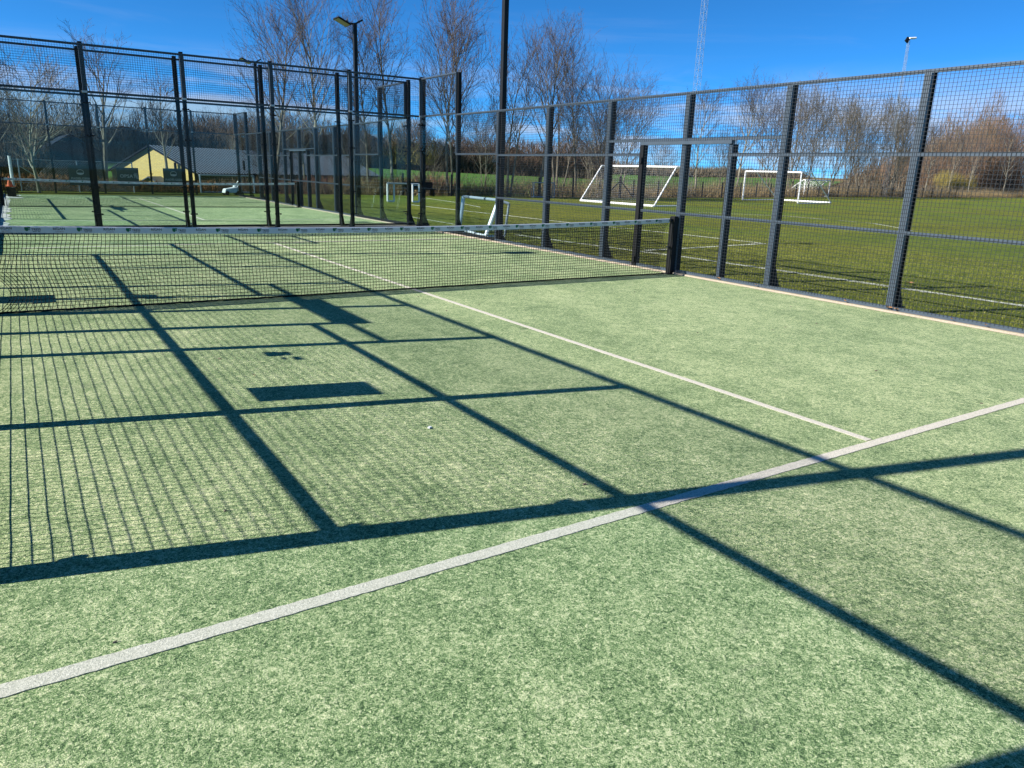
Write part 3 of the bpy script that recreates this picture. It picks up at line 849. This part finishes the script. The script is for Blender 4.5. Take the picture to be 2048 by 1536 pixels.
# ------------------------------------------------------------------ bare trees
def rvec():
    return Vector((random.gauss(0, 1), random.gauss(0, 1), random.gauss(0, 1)))
def tree_meshes(seed, H, Wd, stems=1, start=0.25, nl=20, up=0.55, sub=8, twigs=3, r0=None, lean=(0, 0), wood='bark', twig='twig', tw=0.0062, fork=None):
    random.seed(seed)
    big = MB(); fine = MB()
    rr = r0 or (0.020 * H / 1.6 * (0.75 if stems > 1 else 1.0))
    def path(p, d, L, n, wob, upw):
        pts = [p.copy()]; d = d.normalized()
        for i in range(n):
            d = (d + rvec() * wob + Vector((0, 0, upw))).normalized()
            pts.append(pts[-1] + d * (L / n))
        return pts
    def at(pts, f):
        k = f * (len(pts) - 1); i = min(int(k), len(pts) - 2); return pts[i].lerp(pts[i + 1], k - i), (pts[i + 1] - pts[i]).normalized()
    def side(d, ang):
        q = d.orthogonal().normalized(); q.rotate(Matrix.Rotation(random.uniform(0, 2 * math.pi), 3, d)); return (d * math.cos(ang) + q * math.sin(ang)).normalized()
    def twigset(pts, L, n):
        for _ in range(n):
            q, d = at(pts, random.uniform(0.25, 1.0)); dd = side(d, random.uniform(0.4, 0.9)); dd = (dd + Vector((0, 0, 0.25))).normalized()
            e = q + dd * L * random.uniform(0.5, 1.2)
            k = len(fine.v); u = dd.orthogonal().normalized() * tw; w = dd.cross(u)
            fine.v += [tuple(q + u), tuple(q - u * .5 + w * .87), tuple(q - u * .5 - w * .87), tuple(e)]
            fine.f += [(k, k + 1, k + 3), (k + 1, k + 2, k + 3)]
    for s_ in range(stems):
        hs = H * (1 if s_ == 0 else random.uniform(.72, .97))
        if stems > 1:
            a = 2 * math.pi * (s_ + random.random() * .7) / stems; base = Vector((math.cos(a), math.sin(a), 0)) * random.uniform(.12, .35)
            d = Vector((math.cos(a) * .22 * random.uniform(.4, 1.2), math.sin(a) * .22 * random.uniform(.4, 1.2), 1))
        else:
            base = Vector((0, 0, 0)); d = Vector((0, 0, 1))
        d = d + Vector((*lean, 0))
        st = path(base + Vector((0, 0, -.15)), d, hs, 12, 0.04, 0.05)
        rs = rr * (1 if stems == 1 else random.uniform(.6, .9))
        big.chain(st, [rs * (1.25 if i == 0 else 1) * (1 - (i / 12) ** 1.15) + .012 for i in range(13)], 7)
        for li in range(int(nl / (1 if stems == 1 else stems ** .6))):
            f_ = start + (0.96 - start) * (li + random.random()) / (nl / (1 if stems == 1 else stems ** .6))
            q, dd = at(st, f_)
            g = (f_ - start) / (1 - start)
            prof = (0.75 + 1.0 * g * (1 - g) * 2) * (1 - g * .5)
            L = Wd * .62 * prof * random.uniform(.75, 1.25) / (.62 if up > .5 else .85)
            dl = side(dd, random.uniform(.5, 1.0) * (1.15 - up * .45))
            lp = path(q, dl, L, 7, .055, .04 + up * .07)
            rl = rs * (1 - f_ ** 1.1) * .42 + .012
            big.chain(lp, [rl * (1 - i / 7.6) + .006 for i in range(8)], 5)
            for si in range(sub):
                fs = .15 + .85 * (si + random.random()) / sub
                q2, d2 = at(lp, fs); L2 = (.35 + L * random.uniform(.28, .55)) * (1.1 - fs * .45)
                sp = path(q2, side(d2, random.uniform(.45, .85)), L2, 5, .05, .05 + up * .04)
                fine.chain(sp, [.011 * (1 - i / 6) + .004 for i in range(6)], 3)
                for ti in range(6):
                    q3, d3 = at(sp, .15 + .85 * (ti + random.random()) / 5); tp = path(q3, side(d3, random.uniform(.4, .8)), L2 * random.uniform(.3, .5), 2, .06, .07)
                    fine.chain(tp, [.0065, .0055, .0035], 3)
                    twigset(tp, .30 + .04 * H / 10, twigs)
                twigset(sp, .3, 3)
            twigset(lp, .35, 4)
    k_ = H / max(q[2] for q in fine.v)
    big.v = [(q[0] * k_, q[1] * k_, q[2] * k_) for q in big.v]; fine.v = [(q[0] * k_, q[1] * k_, q[2] * k_) for q in fine.v]
    return big.mesh('trunk', wood), fine.mesh('crown', twig)
PROTO = {}
def tree(key, x, y, H, label, cat='tree', rz=0, scale=1.0, group='bare trees behind the grass', wood='bark', twig='twig', **k):
    z = hgt(x, y) - .02
    if key not in PROTO:
        PROTO[key] = (tree_meshes(hash_(key), H=H, wood=wood, twig=twig, **k), H)
    (a, b), H0 = PROTO[key]
    s_ = H / H0
    root = thing('bare_tree', label, cat, (x, y, z), group, rz)
    root.scale = (s_ * scale, s_ * scale, s_)
    link('trunk', a, root); link('crown', b, root)
    return root
def hash_(k):
    return sum(ord(c) * (i + 3) for i, c in enumerate(k))
tree('a', -3.6, 33.1, 7.0, 'low spreading tree with many tan branches behind the far glass wall, left', Wd=5.6, start=.16, nl=20, up=.15, r0=.10, lean=(-.02, 0), twig='tan_twig', wood='pale_bark', tw=.008, group='bare trees on the left')
tree('b', -0.3, 38.7, 9.2, 'tree with a thick pale forking trunk left of the yellow house', stems=1, Wd=4.6, start=.30, nl=12, up=.55, r0=.20, wood='bark', tw=.008, sub=6, group='bare trees on the left')
tree('c', 4.1, 45.8, 8.2, 'slim tree standing right before the yellow gable', Wd=3.4, start=.33, nl=11, up=.4, r0=.12, group='bare trees on the left', sub=5)
tree('oak', 16.3, 80.7, 11.0, 'broad round topped brown tree beyond the metal roof', Wd=11.5, start=.40, nl=26, up=.2, r0=.28, twig='rust_twig', tw=.014, twigs=5, group='bare trees on the left')
tree('e', 9.3, 39.9, 12.4, 'big wide bare tree whose crown stands over the third black post', Wd=7.6, start=.30, nl=26, up=.45, r0=.15, sub=8)
tree('f', 12.0, 39.0, 14.4, 'tall bare tree with a pale sunlit trunk left of the lamp pole', Wd=6.2, start=.28, nl=26, up=.75, r0=.13, wood='pale_bark')
tree('oak', 22.6, 75.3, 12.4, 'dense dark brown crown low behind the lamp pole', rz=2, scale=.8)
tree('h', 14.8, 37.8, 11.4, 'thin wavering tree close to the right of the lamp pole', Wd=3.4, start=.30, nl=18, up=.6, r0=.08)
tree('i', 16.5, 37.7, 14.4, 'tall oval crowned bare tree just left of the glass wall corner', Wd=4.6, start=.30, nl=22, up=.8, r0=.12)
tree('j', 20.0, 36.4, 14.6, 'tall many limbed tree right behind the corner of the near court', stems=2, Wd=5.6, start=.30, nl=23, up=.85, r0=.15)
tree('h', 20.9, 37.0, 12.0, 'slender second tree crowding the tall one behind the court corner', rz=1.5)
tree('l', 24.4, 36.1, 12.2, 'multi stemmed bare tree immediately right of the tall dark pole', stems=3, Wd=5.6, start=.35, nl=17, up=.8, r0=.12)
tree('m', 27.2, 36.2, 12.9, 'straight tree in the middle of the dense clump right of the tall pole', Wd=5.0, start=.30, nl=20, up=.85, r0=.13)
tree('l', 29.9, 37.5, 12.4, 'several stemmed tree in the clump above the small grey goal', rz=2.1, wood='bark')
tree('i', 31.3, 37.2, 12.0, 'right most tall stem of the clump before the crowns step down', rz=.9, scale=.9)
tree('p', 33.8, 37.6, 11.5, 'fan shaped tree with slanting stems left of the gate opening', stems=3, Wd=7.2, start=.25, nl=26, up=.6, r0=.11)
tree('q', 39.1, 41.1, 10.6, 'wide low tree with long right reaching twigs behind the large goal', stems=2, Wd=7.5, start=.22, nl=26, up=.5, r0=.11)
tree('r', 48.1, 41.1, 10.2, 'white barked slender tree right of the gate middle post', Wd=3.6, start=.30, nl=16, up=.6, r0=.09, wood='pale_bark')
tree('s', 57.4, 44.4, 12.9, 'leaning pale trunk with a bent top, seen over the upright goal', Wd=6.2, start=.28, nl=20, up=.6, r0=.14, lean=(.09, .03), wood='pale_bark')
tree('p', 62.5, 45.0, 12.6, 'dense grey tree left of the fourth fence post, right of the leaning trunk', rz=1.1)
tree('u', 73.2, 50.2, 14.2, 'thicket tree just right of the fence post beyond the goal frame', stems=3, Wd=6.2, start=.15, nl=26, up=.85, r0=.12, wood='bark', twig='tan_twig', tw=.011)
tree('v', 74.5, 48.5, 12.7, 'upright tan tree above the small far goal', stems=2, Wd=5.5, start=.15, nl=28, up=.8, r0=.12, twig='tan_twig', tw=.011)
tree('u', 83.3, 52.2, 13.0, 'tan twigged tree in the middle of the mesh bay, first of three alike', rz=1.0)
tree('v', 87.6, 52.2, 14.4, 'tallest tan tree in the middle of the wide mesh bay', rz=2.5)
tree('u', 92.0, 53.0, 13.0, 'tan tree between the tallest one and the lattice mast', rz=4.0, scale=.9)
tree('v', 96.1, 54.4, 13.4, 'forked tan tree left below the lattice light mast', rz=5)
tree('u', 100.8, 54.1, 15.0, 'reddish topped tree right below the lattice light mast', rz=2.2, scale=1.15)
tree('v', 106.0, 56.0, 13.4, 'thin tree between the mast tree and the large right fence post', rz=3.3)
tree('r', 111.1, 57.5, 13.3, 'pale slim tree against the large right fence post', rz=1)
tree('r', 115.8, 57.2, 12.0, 'pale sapling just right of the large fence post', rz=2)
tree('s', 126.6, 59.4, 11.6, 'slanting pale sapling before the brown wood, left', rz=.6, scale=.7)
tree('s', 134.5, 60.1, 11.2, 'slanting pale sapling before the brown wood, middle', rz=1.0, scale=.7)
tree('r', 157.8, 65.2, 13.6, 'straight pale sapling near the right picture edge', rz=3)
tree('p', 44.7, 73.4, 12.0, 'low fan shaped tree far behind the gap left of the tall dark pole', rz=2.6, group='bare trees farther off')
tree('q', 28.1, 55.3, 8.3, 'low far tree behind the court corner', rz=2.4, group='bare trees farther off')
tree('q', 22.1, 60.3, 10.0, 'rounded far tree between the lamp pole and the corner', rz=.3, group='bare trees farther off')
tree('p', 55.6, 65.9, 11.3, 'far grey tree behind the gate opening', rz=4, group='bare trees farther off')
tree('q', 78.9, 77.9, 8.8, 'small far tree behind the gate middle post', rz=1.4, group='bare trees farther off')
tree('p', 89.6, 75.5, 10.8, 'far tree behind the leaning pale trunk', rz=5, group='bare trees farther off')
tree('a', -6.5, 37.5, 8.0, 'crooked bare tree at the left picture edge behind the others', rz=2.0, scale=.9, group='bare trees on the left')
tree('c', -5.2, 44.0, 8.5, 'taller thin tree rising behind the low spreading tree', rz=1.0, group='bare trees on the left')
tree('q', 12.6, 52.0, 8.2, 'round low tree before the metal roof, right of the third post', rz=3.6, group='bare trees on the left')

# ------------------------------------------------------------------ brush, hedges, woods
def brush(name, mat, path, w, h, n, blen, bw, seed=3, lean=0.35, top=None, kind='stuff', z_add=0, bend=(0, 0)):
    """many thin upright slivers scattered through a band along a path; top(u) scales its height"""
    random.seed(seed)
    mb = MB(); segs = []; tot = 0
    for a, b in zip(path[:-1], path[1:]):
        L = math.dist(a, b); segs.append((a, b, L)); tot += L
    for _ in range(n):
        q = random.random() * tot; acc = 0
        for a, b, L in segs:
            if q <= L: break
            q -= L; acc += L
        u = q / L; x = a[0] + (b[0] - a[0]) * u; y = a[1] + (b[1] - a[1]) * u
        gx, gy = -(b[1] - a[1]) / L, (b[0] - a[0]) / L; o_ = random.uniform(-.5, .5) * w
        x += gx * o_; y += gy * o_
        U = (acc + q) / tot
        hh = h * (top(U) if top else 1) * (.72 + .5 * (noise.noise(Vector((x * .16, y * .16, 1))) + .35)) * math.sqrt(max(.05, 1 - (abs(o_) / (w * .5)) ** 2 * .7))
        L_ = blen * random.uniform(.5, 1.3)
        z0 = hgt(x, y) + random.random() ** 1.1 * max(.05, hh - L_ * .75) + z_add
        d = Vector((random.gauss(0, lean) + bend[0], random.gauss(0, lean) + bend[1], 1)).normalized()
        s_ = Vector((random.uniform(-1, 1), random.uniform(-1, 1), 0)).normalized() * bw * random.uniform(.5, 1.3)
        p_ = Vector((x, y, z0)); e = p_ + d * L_
        k = len(mb.v); mb.v += [tuple(p_ - s_ * .5), tuple(p_ + s_ * .5), tuple(e)]; mb.f.append((k, k + 1, k + 2))
    o = mb.build(name, mat, kind=kind)
    return o
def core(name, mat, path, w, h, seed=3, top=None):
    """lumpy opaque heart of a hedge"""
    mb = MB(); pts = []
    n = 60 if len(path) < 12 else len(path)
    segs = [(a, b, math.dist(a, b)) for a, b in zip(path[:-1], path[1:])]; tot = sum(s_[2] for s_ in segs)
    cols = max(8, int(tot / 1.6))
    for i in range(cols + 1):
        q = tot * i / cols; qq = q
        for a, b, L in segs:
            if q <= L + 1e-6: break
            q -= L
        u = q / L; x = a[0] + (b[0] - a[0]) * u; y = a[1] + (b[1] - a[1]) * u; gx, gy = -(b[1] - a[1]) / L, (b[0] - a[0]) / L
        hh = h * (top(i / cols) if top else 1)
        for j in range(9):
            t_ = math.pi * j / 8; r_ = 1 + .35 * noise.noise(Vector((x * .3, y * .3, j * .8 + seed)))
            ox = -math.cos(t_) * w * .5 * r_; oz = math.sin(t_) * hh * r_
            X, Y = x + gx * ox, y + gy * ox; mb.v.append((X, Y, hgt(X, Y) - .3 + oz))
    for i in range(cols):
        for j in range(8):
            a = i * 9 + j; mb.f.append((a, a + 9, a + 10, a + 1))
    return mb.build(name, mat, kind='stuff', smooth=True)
def rowpath(x0, x1, s_, n=24):
    return [(x0 + (x1 - x0) * i / n, yrow(x0 + (x1 - x0) * i / n) + s_) for i in range(n + 1)]
brush('dry_brush', 'dry', rowpath(12, 180, 2.2), 3.4, 1.45, 42000, .8, .03, 5, .5)
brush('dry_brush', 'tan_twig', rowpath(14, 180, 3.5), 5, 2.4, 22000, 1.1, .022, 6, .5)
brush('dry_brush', 'dry', rowpath(12, 180, 1.0), 1.2, .5, 16000, .35, .03, 8, .6)
brush('beech_hedge', 'orange_leaf', rowpath(-9, 5, .6), 1.6, 1.05, 9000, .22, .06, 7, .9)
core('beech_hedge', 'hedge_core', rowpath(-9, 5, .9), 1.3, .85)
brush('bramble_hedge', 'rust_twig', rowpath(5, 24, 2.5), 2.5, 1.1, 9000, .5, .03, 9, .6)
# tall brown hedge beyond the green field
hp = [(20, 122), (40, 126), (60, 126), (82, 124), (102, 119)]
core('field_hedge', 'hedge_core', hp, 5, 5.2)
brush('field_hedge', 'rust_twig', hp, 8, 9.0, 46000, 1.9, .10, 10, .5)
hp = [(-40, 108), (-10, 112), (10, 118), (26, 128)]
core('back_wood', 'hedge_core', hp, 6, 4.5, 5)
brush('back_wood', 'dark_twig', hp, 9, 8.5, 22000, 2.2, .09, 11, .5)
brush('back_wood', 'dark_twig', [(-24, 62), (-12, 60), (-2, 60)], 6, 7.0, 12000, 1.6, .045, 12, .5)
core('back_wood', 'hedge_core', [(-30, 66), (-12, 64), (-2, 65)], 5, 4.0, 7)
hp = [(120, 155), (170, 175), (230, 205), (300, 240), (380, 280)]
core('distant_woodland', 'hedge_core', hp, 8, 2.6, 9)
brush('distant_woodland', 'tan_twig', hp, 12, 4.2, 12000, 2.6, .25, 13, .4)
# wind-swept wood on the right
hp = [(124, 70), (140, 72), (160, 77), (185, 86), (215, 97), (260, 110)]
topf = lambda u: .42 + .95 * min(1, u * 2.1)
core('brown_wood', 'hedge_core', [(x + 3, y + 5) for x, y in hp], 12, 8.0, 11, topf)
brush('brown_wood', 'rust_twig', hp, 16, 16.0, 60000, 2.6, .085, 14, .35, topf, bend=(.35, .1))
brush('brown_wood', 'tan_twig', hp[:5], 12, 13.0, 22000, 3.0, .07, 15, .3, topf, bend=(.3, .1))
brush('yellow_willow_bush', 'yellow_twig', [(128, 62.5), (146, 66)], 3, 5.2, 9000, 1.6, .045, 16, .35)
brush('yellow_willow_bush', 'yellow_twig', [(16.8, 38.5), (19.6, 38.0)], 1.2, 2.2, 260, 2.2, .03, 17, 1.3, z_add=2.0)
brush('red_stems', 'red_twig', rowpath(10, 24, 8), 4, 1.6, 7000, .7, .035, 18, .4)
# grass blades of the pitch close to the fence
random.seed(21)
mb = MB()
for _ in range(90000):
    x = 5.3 + random.random() ** 1.3 * 9; y = random.uniform(-9, 14)
    h_ = random.uniform(.018, .045); a = random.uniform(0, math.pi); w = .004
    k = len(mb.v); cx, cy_ = math.cos(a) * w, math.sin(a) * w
    mb.v += [(x - cx, y - cy_, -.032), (x + cx, y + cy_, -.032), (x + random.gauss(0, .016), y + random.gauss(0, .016), -.032 + h_)]; mb.f.append((k, k + 1, k + 2))
mb.build('grass', 'blade', kind='stuff')

# ------------------------------------------------------------------ field fence along the tree row
root = thing('wire_field_fence', 'low wire fence with thin dark posts in front of the dry brush', 'fence', (0, 0, 0))
pm = MB().box(-.045, .045, -.045, .045, -.1, 1.35).mesh('fence_post', 'post_steel')
for i, x in enumerate([13 + 3.4 * k for k in range(34)]):
    link('fence_post', pm, root, (x, yrow(x) + .25, 0))
mb = MB()
pth = [(13 + 1.7 * k, yrow(13 + 1.7 * k) + .25) for k in range(67)]
for z in (.2, .4, .6, .8, 1.0, 1.2):
    for a, b in zip(pth[:-1], pth[1:]): mb.tube((*a, z), (*b, z), .005, n=3, caps=False)
mb.build('fence_wire', 'galv', root, kind='stuff')
root = thing('straining_post', 'thick dark fence post with two slanting braces behind the large goal', 'post', (34.8, yrow(34.8) - .1, 0))
MB().tube((0, 0, -.05), (0, 0, 1.6), .11, .10, 8).build('post', 'post_steel', root)
for s_ in (-1, 1): MB().tube((0, 0, 1.25), (s_ * 1.5, .1, .02), .05, n=6).build('brace', 'post_steel', root)

# chain link fence on the left with a white corner post
root = thing('chain_link_fence', 'chain link fence with a white corner post beyond the far court, left', 'fence', (-4.6, 34.3, 0))
MB().tube((0, 0, 0), (0, 0, 1.62), .075, .06, 8).build('corner_post', 'white', root)
for x in (.32, 2.75, 5.2): MB().tube((x, 0, 0), (x, 0, 1.5), .03, n=6).build('fence_post', 'galv', root)
MB().tube((.32, 0, 1.2), (1.35, 0, .45), .025, n=6).build('brace', 'galv', root)
for z in (.42, 1.48): MB().tube((.1, 0, z), (5.2, 0, z), .012, n=5).build('tension_wire', 'galv', root)
mb = MB(); x = .32
while x < 5.2:
    for s_ in (-1, 1):
        x2 = x + s_ * 1.45
        a = Vector((x, 0, .03)); b = Vector((x2, 0, 1.48))
        if b.x > 5.2: f_ = (5.2 - a.x) / (b.x - a.x); b = a.lerp(b, f_)
        if b.x < .32: f_ = (a.x - .32) / (a.x - b.x); b = a.lerp(b, f_)
        mb.tube(a, b, .0022, n=3, caps=False)
    x += .11
mb.build('chain_link', 'greyblue', root, kind='stuff')

# ------------------------------------------------------------------ buildings
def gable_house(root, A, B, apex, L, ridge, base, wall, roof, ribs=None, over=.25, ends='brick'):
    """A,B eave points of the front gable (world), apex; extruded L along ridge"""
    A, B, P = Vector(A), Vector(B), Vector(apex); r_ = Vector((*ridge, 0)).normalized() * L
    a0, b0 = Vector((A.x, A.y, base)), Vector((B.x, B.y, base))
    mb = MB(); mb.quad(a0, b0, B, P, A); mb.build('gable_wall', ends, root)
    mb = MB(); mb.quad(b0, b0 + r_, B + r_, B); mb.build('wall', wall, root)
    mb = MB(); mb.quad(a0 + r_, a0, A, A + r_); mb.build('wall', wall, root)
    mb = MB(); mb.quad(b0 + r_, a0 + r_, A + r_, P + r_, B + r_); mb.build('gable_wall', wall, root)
    f_ = Vector((*ridge, 0)).normalized() * over
    for E_ in (A, B):
        dn = (E_ - P) * .06; th = Vector((0, 0, .10))
        q = [P - f_ + th, P + r_ + f_ + th, E_ + dn + r_ + f_ + th, E_ + dn - f_ + th]
        mb = MB(); mb.quad(*q); mb.quad(*[x - th * .9 for x in reversed(q)])
        for i in range(4): mb.quad(q[i], q[i] - th * .9, q[(i + 1) % 4] - th * .9, q[(i + 1) % 4])
        o = mb.build('roof', roof, root)
        if ribs:
            mb = MB(); n = int(L / ribs); t2 = Vector((0, 0, .025))
            for i in range(n + 1):
                c = (r_ * (i / n)); mb.bar(P + c + th + t2, E_ + dn + c + th + t2, .055, .05)
            mb.build('roof_rib', 'roof_rib', o, kind='stuff')
w5 = 5.1
AP = (6.56, 70.67, 2.88)
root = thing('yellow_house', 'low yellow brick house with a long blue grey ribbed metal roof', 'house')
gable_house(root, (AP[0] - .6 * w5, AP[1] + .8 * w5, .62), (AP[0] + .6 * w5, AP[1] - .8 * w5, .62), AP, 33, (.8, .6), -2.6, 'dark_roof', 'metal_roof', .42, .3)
MB().tube((0, 0, 0), (0, 0, 1.0), .12, n=8).build('vent_pipe', 'black', root, (8.2, 68.15, 0.5))
MB().tube((0, 0, 0), (0, 0, 1.0), .12, n=8).build('vent_pipe', 'black', root, (15.2, 71.4, .9))
MB().box(6.2, 6.3, 70.6, 70.7, 0, .01).build('threshold', 'brick', root, (0, 0, -2.5))
root = thing('garden_shed', 'small shed with a pale roof edge leaning at the yellow gable', 'shed')
gable_house(root, (4.9, 66.9, -.35), (7.0, 65.4, -.9), (5.6, 66.3, .15), 2.0, (.6, .8), -2.6, 'brick', 'roof_rib', None, .12)
root = thing('dark_barn', 'dark slate blue barn gable in shade left of the yellow house', 'barn')
gable_house(root, (-2.55, 63.6, 1.95), (1.95, 63.2, 1.95), (-.3, 63.4, 3.40), 12, (-.02, 1), -1.5, 'dark_wall', 'metal_roof', None, .25, 'dark_wall')
root = thing('brown_roofed_house', 'house with a large dark brown roof at the left picture edge', 'house')
gable_house(root, (-13.5, 47.0, 2.6), (-5.2, 44.2, 1.6), (-8.0, 48.0, 4.7), 12, (-.2, .97), -.5, 'dark_wall', 'dark_roof', None, .4, 'dark_wall')
root = thing('red_roofed_house', 'distant house with a red tiled roof left of the yellow gable', 'house')
gable_house(root, (9.6, 152, 2.9), (11.4, 147, 2.9), (10.3, 149.8, 4.6), 9, (.93, .1), -1, 'brick', 'red_roof', None, .2)

# ------------------------------------------------------------------ lattice masts
def lattice(root, H, w, taper=.6, step=1.0, r_=.03):
    cs = ((-1, -1), (1, -1), (1, 1), (-1, 1))
    def P(i, z): k = (1 - (1 - taper) * z / H) * w / 2; return Vector((cs[i][0] * k, cs[i][1] * k, z))
    for i in range(4): MB().tube(P(i, 0), P(i, H), r_, n=5).build('leg', 'greyblue', root)
    mb = MB(); n = int(H / step)
    for k in range(n):
        z0, z1 = H * k / n, H * (k + 1) / n
        for i in range(4):
            j = (i + 1) % 4; mb.tube(P(i, z1), P(j, z1), r_ * .6, n=4); mb.tube(P(i, z0) if k % 2 else P(j, z0), P(j, z1) if k % 2 else P(i, z1), r_ * .55, n=4)
    mb.build('lattice_bracing', 'greyblue', root, kind='stuff')
root = thing('lattice_mast', 'tall pale lattice mast rising out of the picture between the trees', 'mast', (45.6, 39.6, 0))
lattice(root, 21, .50, .65, .55, .013)
for s_ in (-1, 1): MB().box(s_ * .5 - .3, s_ * .5 + .3, -.5, .5, 21.0, 21.2).build('lamp_head', 'galv', root)
root = thing('light_mast', 'slim lattice mast with a white lamp on top, right of the tree row', 'mast', (70.4, 37.9, 0))
root.location = (96.4, 52.2, 0)
lattice(root, 19.9, .42, .55, .7, .016)
mb = MB(); mb.bar((-.1, 0, 20.15), (.85, -.4, 20.25), .55, .22); bevel(mb.build('lamp_head', 'white', root), .1, 2)
MB().bar((-.4, .1, 19.7), (-.1, 0, 20.2), .2, .5).build('bracket', 'black', root)

# ------------------------------------------------------------------ small things
# traffic cone on a wire ball basket
root = thing('ball_basket', 'dark round ball basket at the left edge of the farther court', 'basket', (-4.68, 28.2, .008))
n = 12
for z in (.02, .2, .38):
    mb = MB()
    for i in range(n):
        a, b = 2 * math.pi * i / n, 2 * math.pi * (i + 1) / n; mb.tube((.22 * math.cos(a), .22 * math.sin(a), z), (.22 * math.cos(b), .22 * math.sin(b), z), .008, n=4)
    mb.build('hoop', 'black', root)
mb = MB()
for i in range(n * 2):
    a = math.pi * i / n; mb.tube((.22 * math.cos(a), .22 * math.sin(a), .02), (.22 * math.cos(a), .22 * math.sin(a), .38), .009, n=4)
mb.box(-.16, .16, -.16, .16, .01, .36)
mb.build('basket_side', 'black', root)
mb = MB(); mb.tube((0, 0, .03), (0, 0, .40), .12, .02, 14).box(-.17, .17, -.17, .17, 0, .03)
o = mb.build('traffic_cone', 'orange', None, (-4.70, 28.2, .40)); tag(o, 'orange traffic cone standing on the dark ball basket', 'cone')
# white line marking machine
root = thing('line_marker', 'white line marking machine parked behind the far glass wall', 'machine', (5.25, 33.2, 0), None, .2)
mb = MB(); mb.v = [(-.55, -.2, .08), (.25, -.2, .08), (.30, -.2, .42), (-.50, -.2, .30), (-.55, .2, .08), (.25, .2, .08), (.30, .2, .42), (-.50, .2, .30)]
mb.f = [(0, 1, 2, 3), (7, 6, 5, 4), (0, 4, 5, 1), (1, 5, 6, 2), (2, 6, 7, 3), (3, 7, 4, 0)]
bevel(mb.build('tank', 'white', root), .05, 3)
MB().tube((.12, 0, .40), (.12, 0, .48), .13, .11, 12).build('tank_lid', 'white', root)
mb = MB()
for s_ in (-1, 1): mb.tube((.1, s_ * .16, .3), (.36, s_ * .16, .68), .022, n=6)
mb.tube((.36, -.18, .68), (.36, .18, .68), .025, n=6); mb.build('handle', 'white', root)
for x in (-.42, .18): MB().tube((x, -.24, .10), (x, .24, .10), .10, n=14).build('wheel', 'black', root)
# dark bench stack with pale marks below the trees
root = thing('dark_bench', 'long low black bench box with white markings at the foot of the tall trees', 'bench', (17.0, 34.6, 0), None, -.1)
MB().box(-1.0, .9, -.3, .3, .38, .46).build('seat', 'black', root)
MB().box(-1.0, .9, .24, .32, .46, .85).build('backrest', 'black', root)
for x in (-.9, -.05, .75): MB().box(x, x + .1, -.28, .28, 0, .38).build('leg', 'black', root)
mb = MB(); mb.box(-.62, -.57, .225, .238, .56, .78); 
for i in range(5): mb.box(-.5 + i * .16, -.39 + i * .16, .225, .238, .62, .67)
mb.build('marking', 'white', root)
# crumbs and grit on the turf
random.seed(77); mb = MB()
for _ in range(46):
    x, y_ = random.uniform(-4.6, 4.6), random.uniform(-9.0, 6); r_ = random.uniform(.004, .011)
    mb.tube((x, y_, .001), (x + random.uniform(-.02, .02), y_ + random.uniform(-.02, .02), .006), r_, r_ * .5, 5)
mb.build('debris', 'bark', kind='stuff')
o = MB().box(-.012, .012, -.008, .008, 0, .01).build('paper_scrap', 'white', None, (-2.44, -5.37, .002)); o.rotation_euler = (0, 0, .5); tag(o, 'tiny white scrap lying on the turf right of the rectangular shadow', 'scrap')
# dry leaves
random.seed(5)
def leaf(x, y, s_, label, z=0.006):
    mb = MB(); n = 9; k = 0; mb.v = [(0, 0, .010 * s_ / .05)]
    for i in range(n):
        a = 2 * math.pi * i / n; r_ = s_ * (.55 + .45 * (i % 2)) * random.uniform(.7, 1.15)
        mb.v.append((r_ * math.cos(a), r_ * .7 * math.sin(a), random.uniform(0, s_ * .55)))
    mb.f = [(0, i + 1, (i + 1) % n + 1) for i in range(n)]
    o = mb.build('dry_leaf', 'leaf', None, (x, y, z)); o.rotation_euler = (0, 0, random.uniform(0, 6)); o.scale = (1, 1, 1.0)
    return tag(o, label, 'leaf', 'dry brown leaves')
leaf(-3.11, -3.61, .022, 'small red brown leaf lying alone on the turf above the rectangular shadow')
leaf(4.98, -4.03, .06, 'curled brown leaf at the foot of the large right fence post', .055)
leaf(4.97, -4.12, .05, 'paler leaf crumpled beside the foot of the large right fence post', .055)
leaf(4.95, -3.40, .035, 'tiny brown leaf on the kerb a hand left of the large fence post', .055)
leaf(4.95, -4.85, .035, 'red brown leaf on the kerb right of the large fence post', .055)
leaf(4.97, -1.08, .055, 'orange leaf clump at the foot of the right gate post', .055)
leaf(4.95, -1.86, .035, 'brown leaf by the post next to the gate', .055)
leaf(4.95, 1.05, .035, 'brown leaf at the foot of the left gate post', .055)
leaf(8.19, -2.45, .09, 'big grey brown leaf lying on the grass by the chalk line', -.01)
leaf(4.95, -5.25, .03, 'brown leaf on the kerb close to the right picture edge', .055)
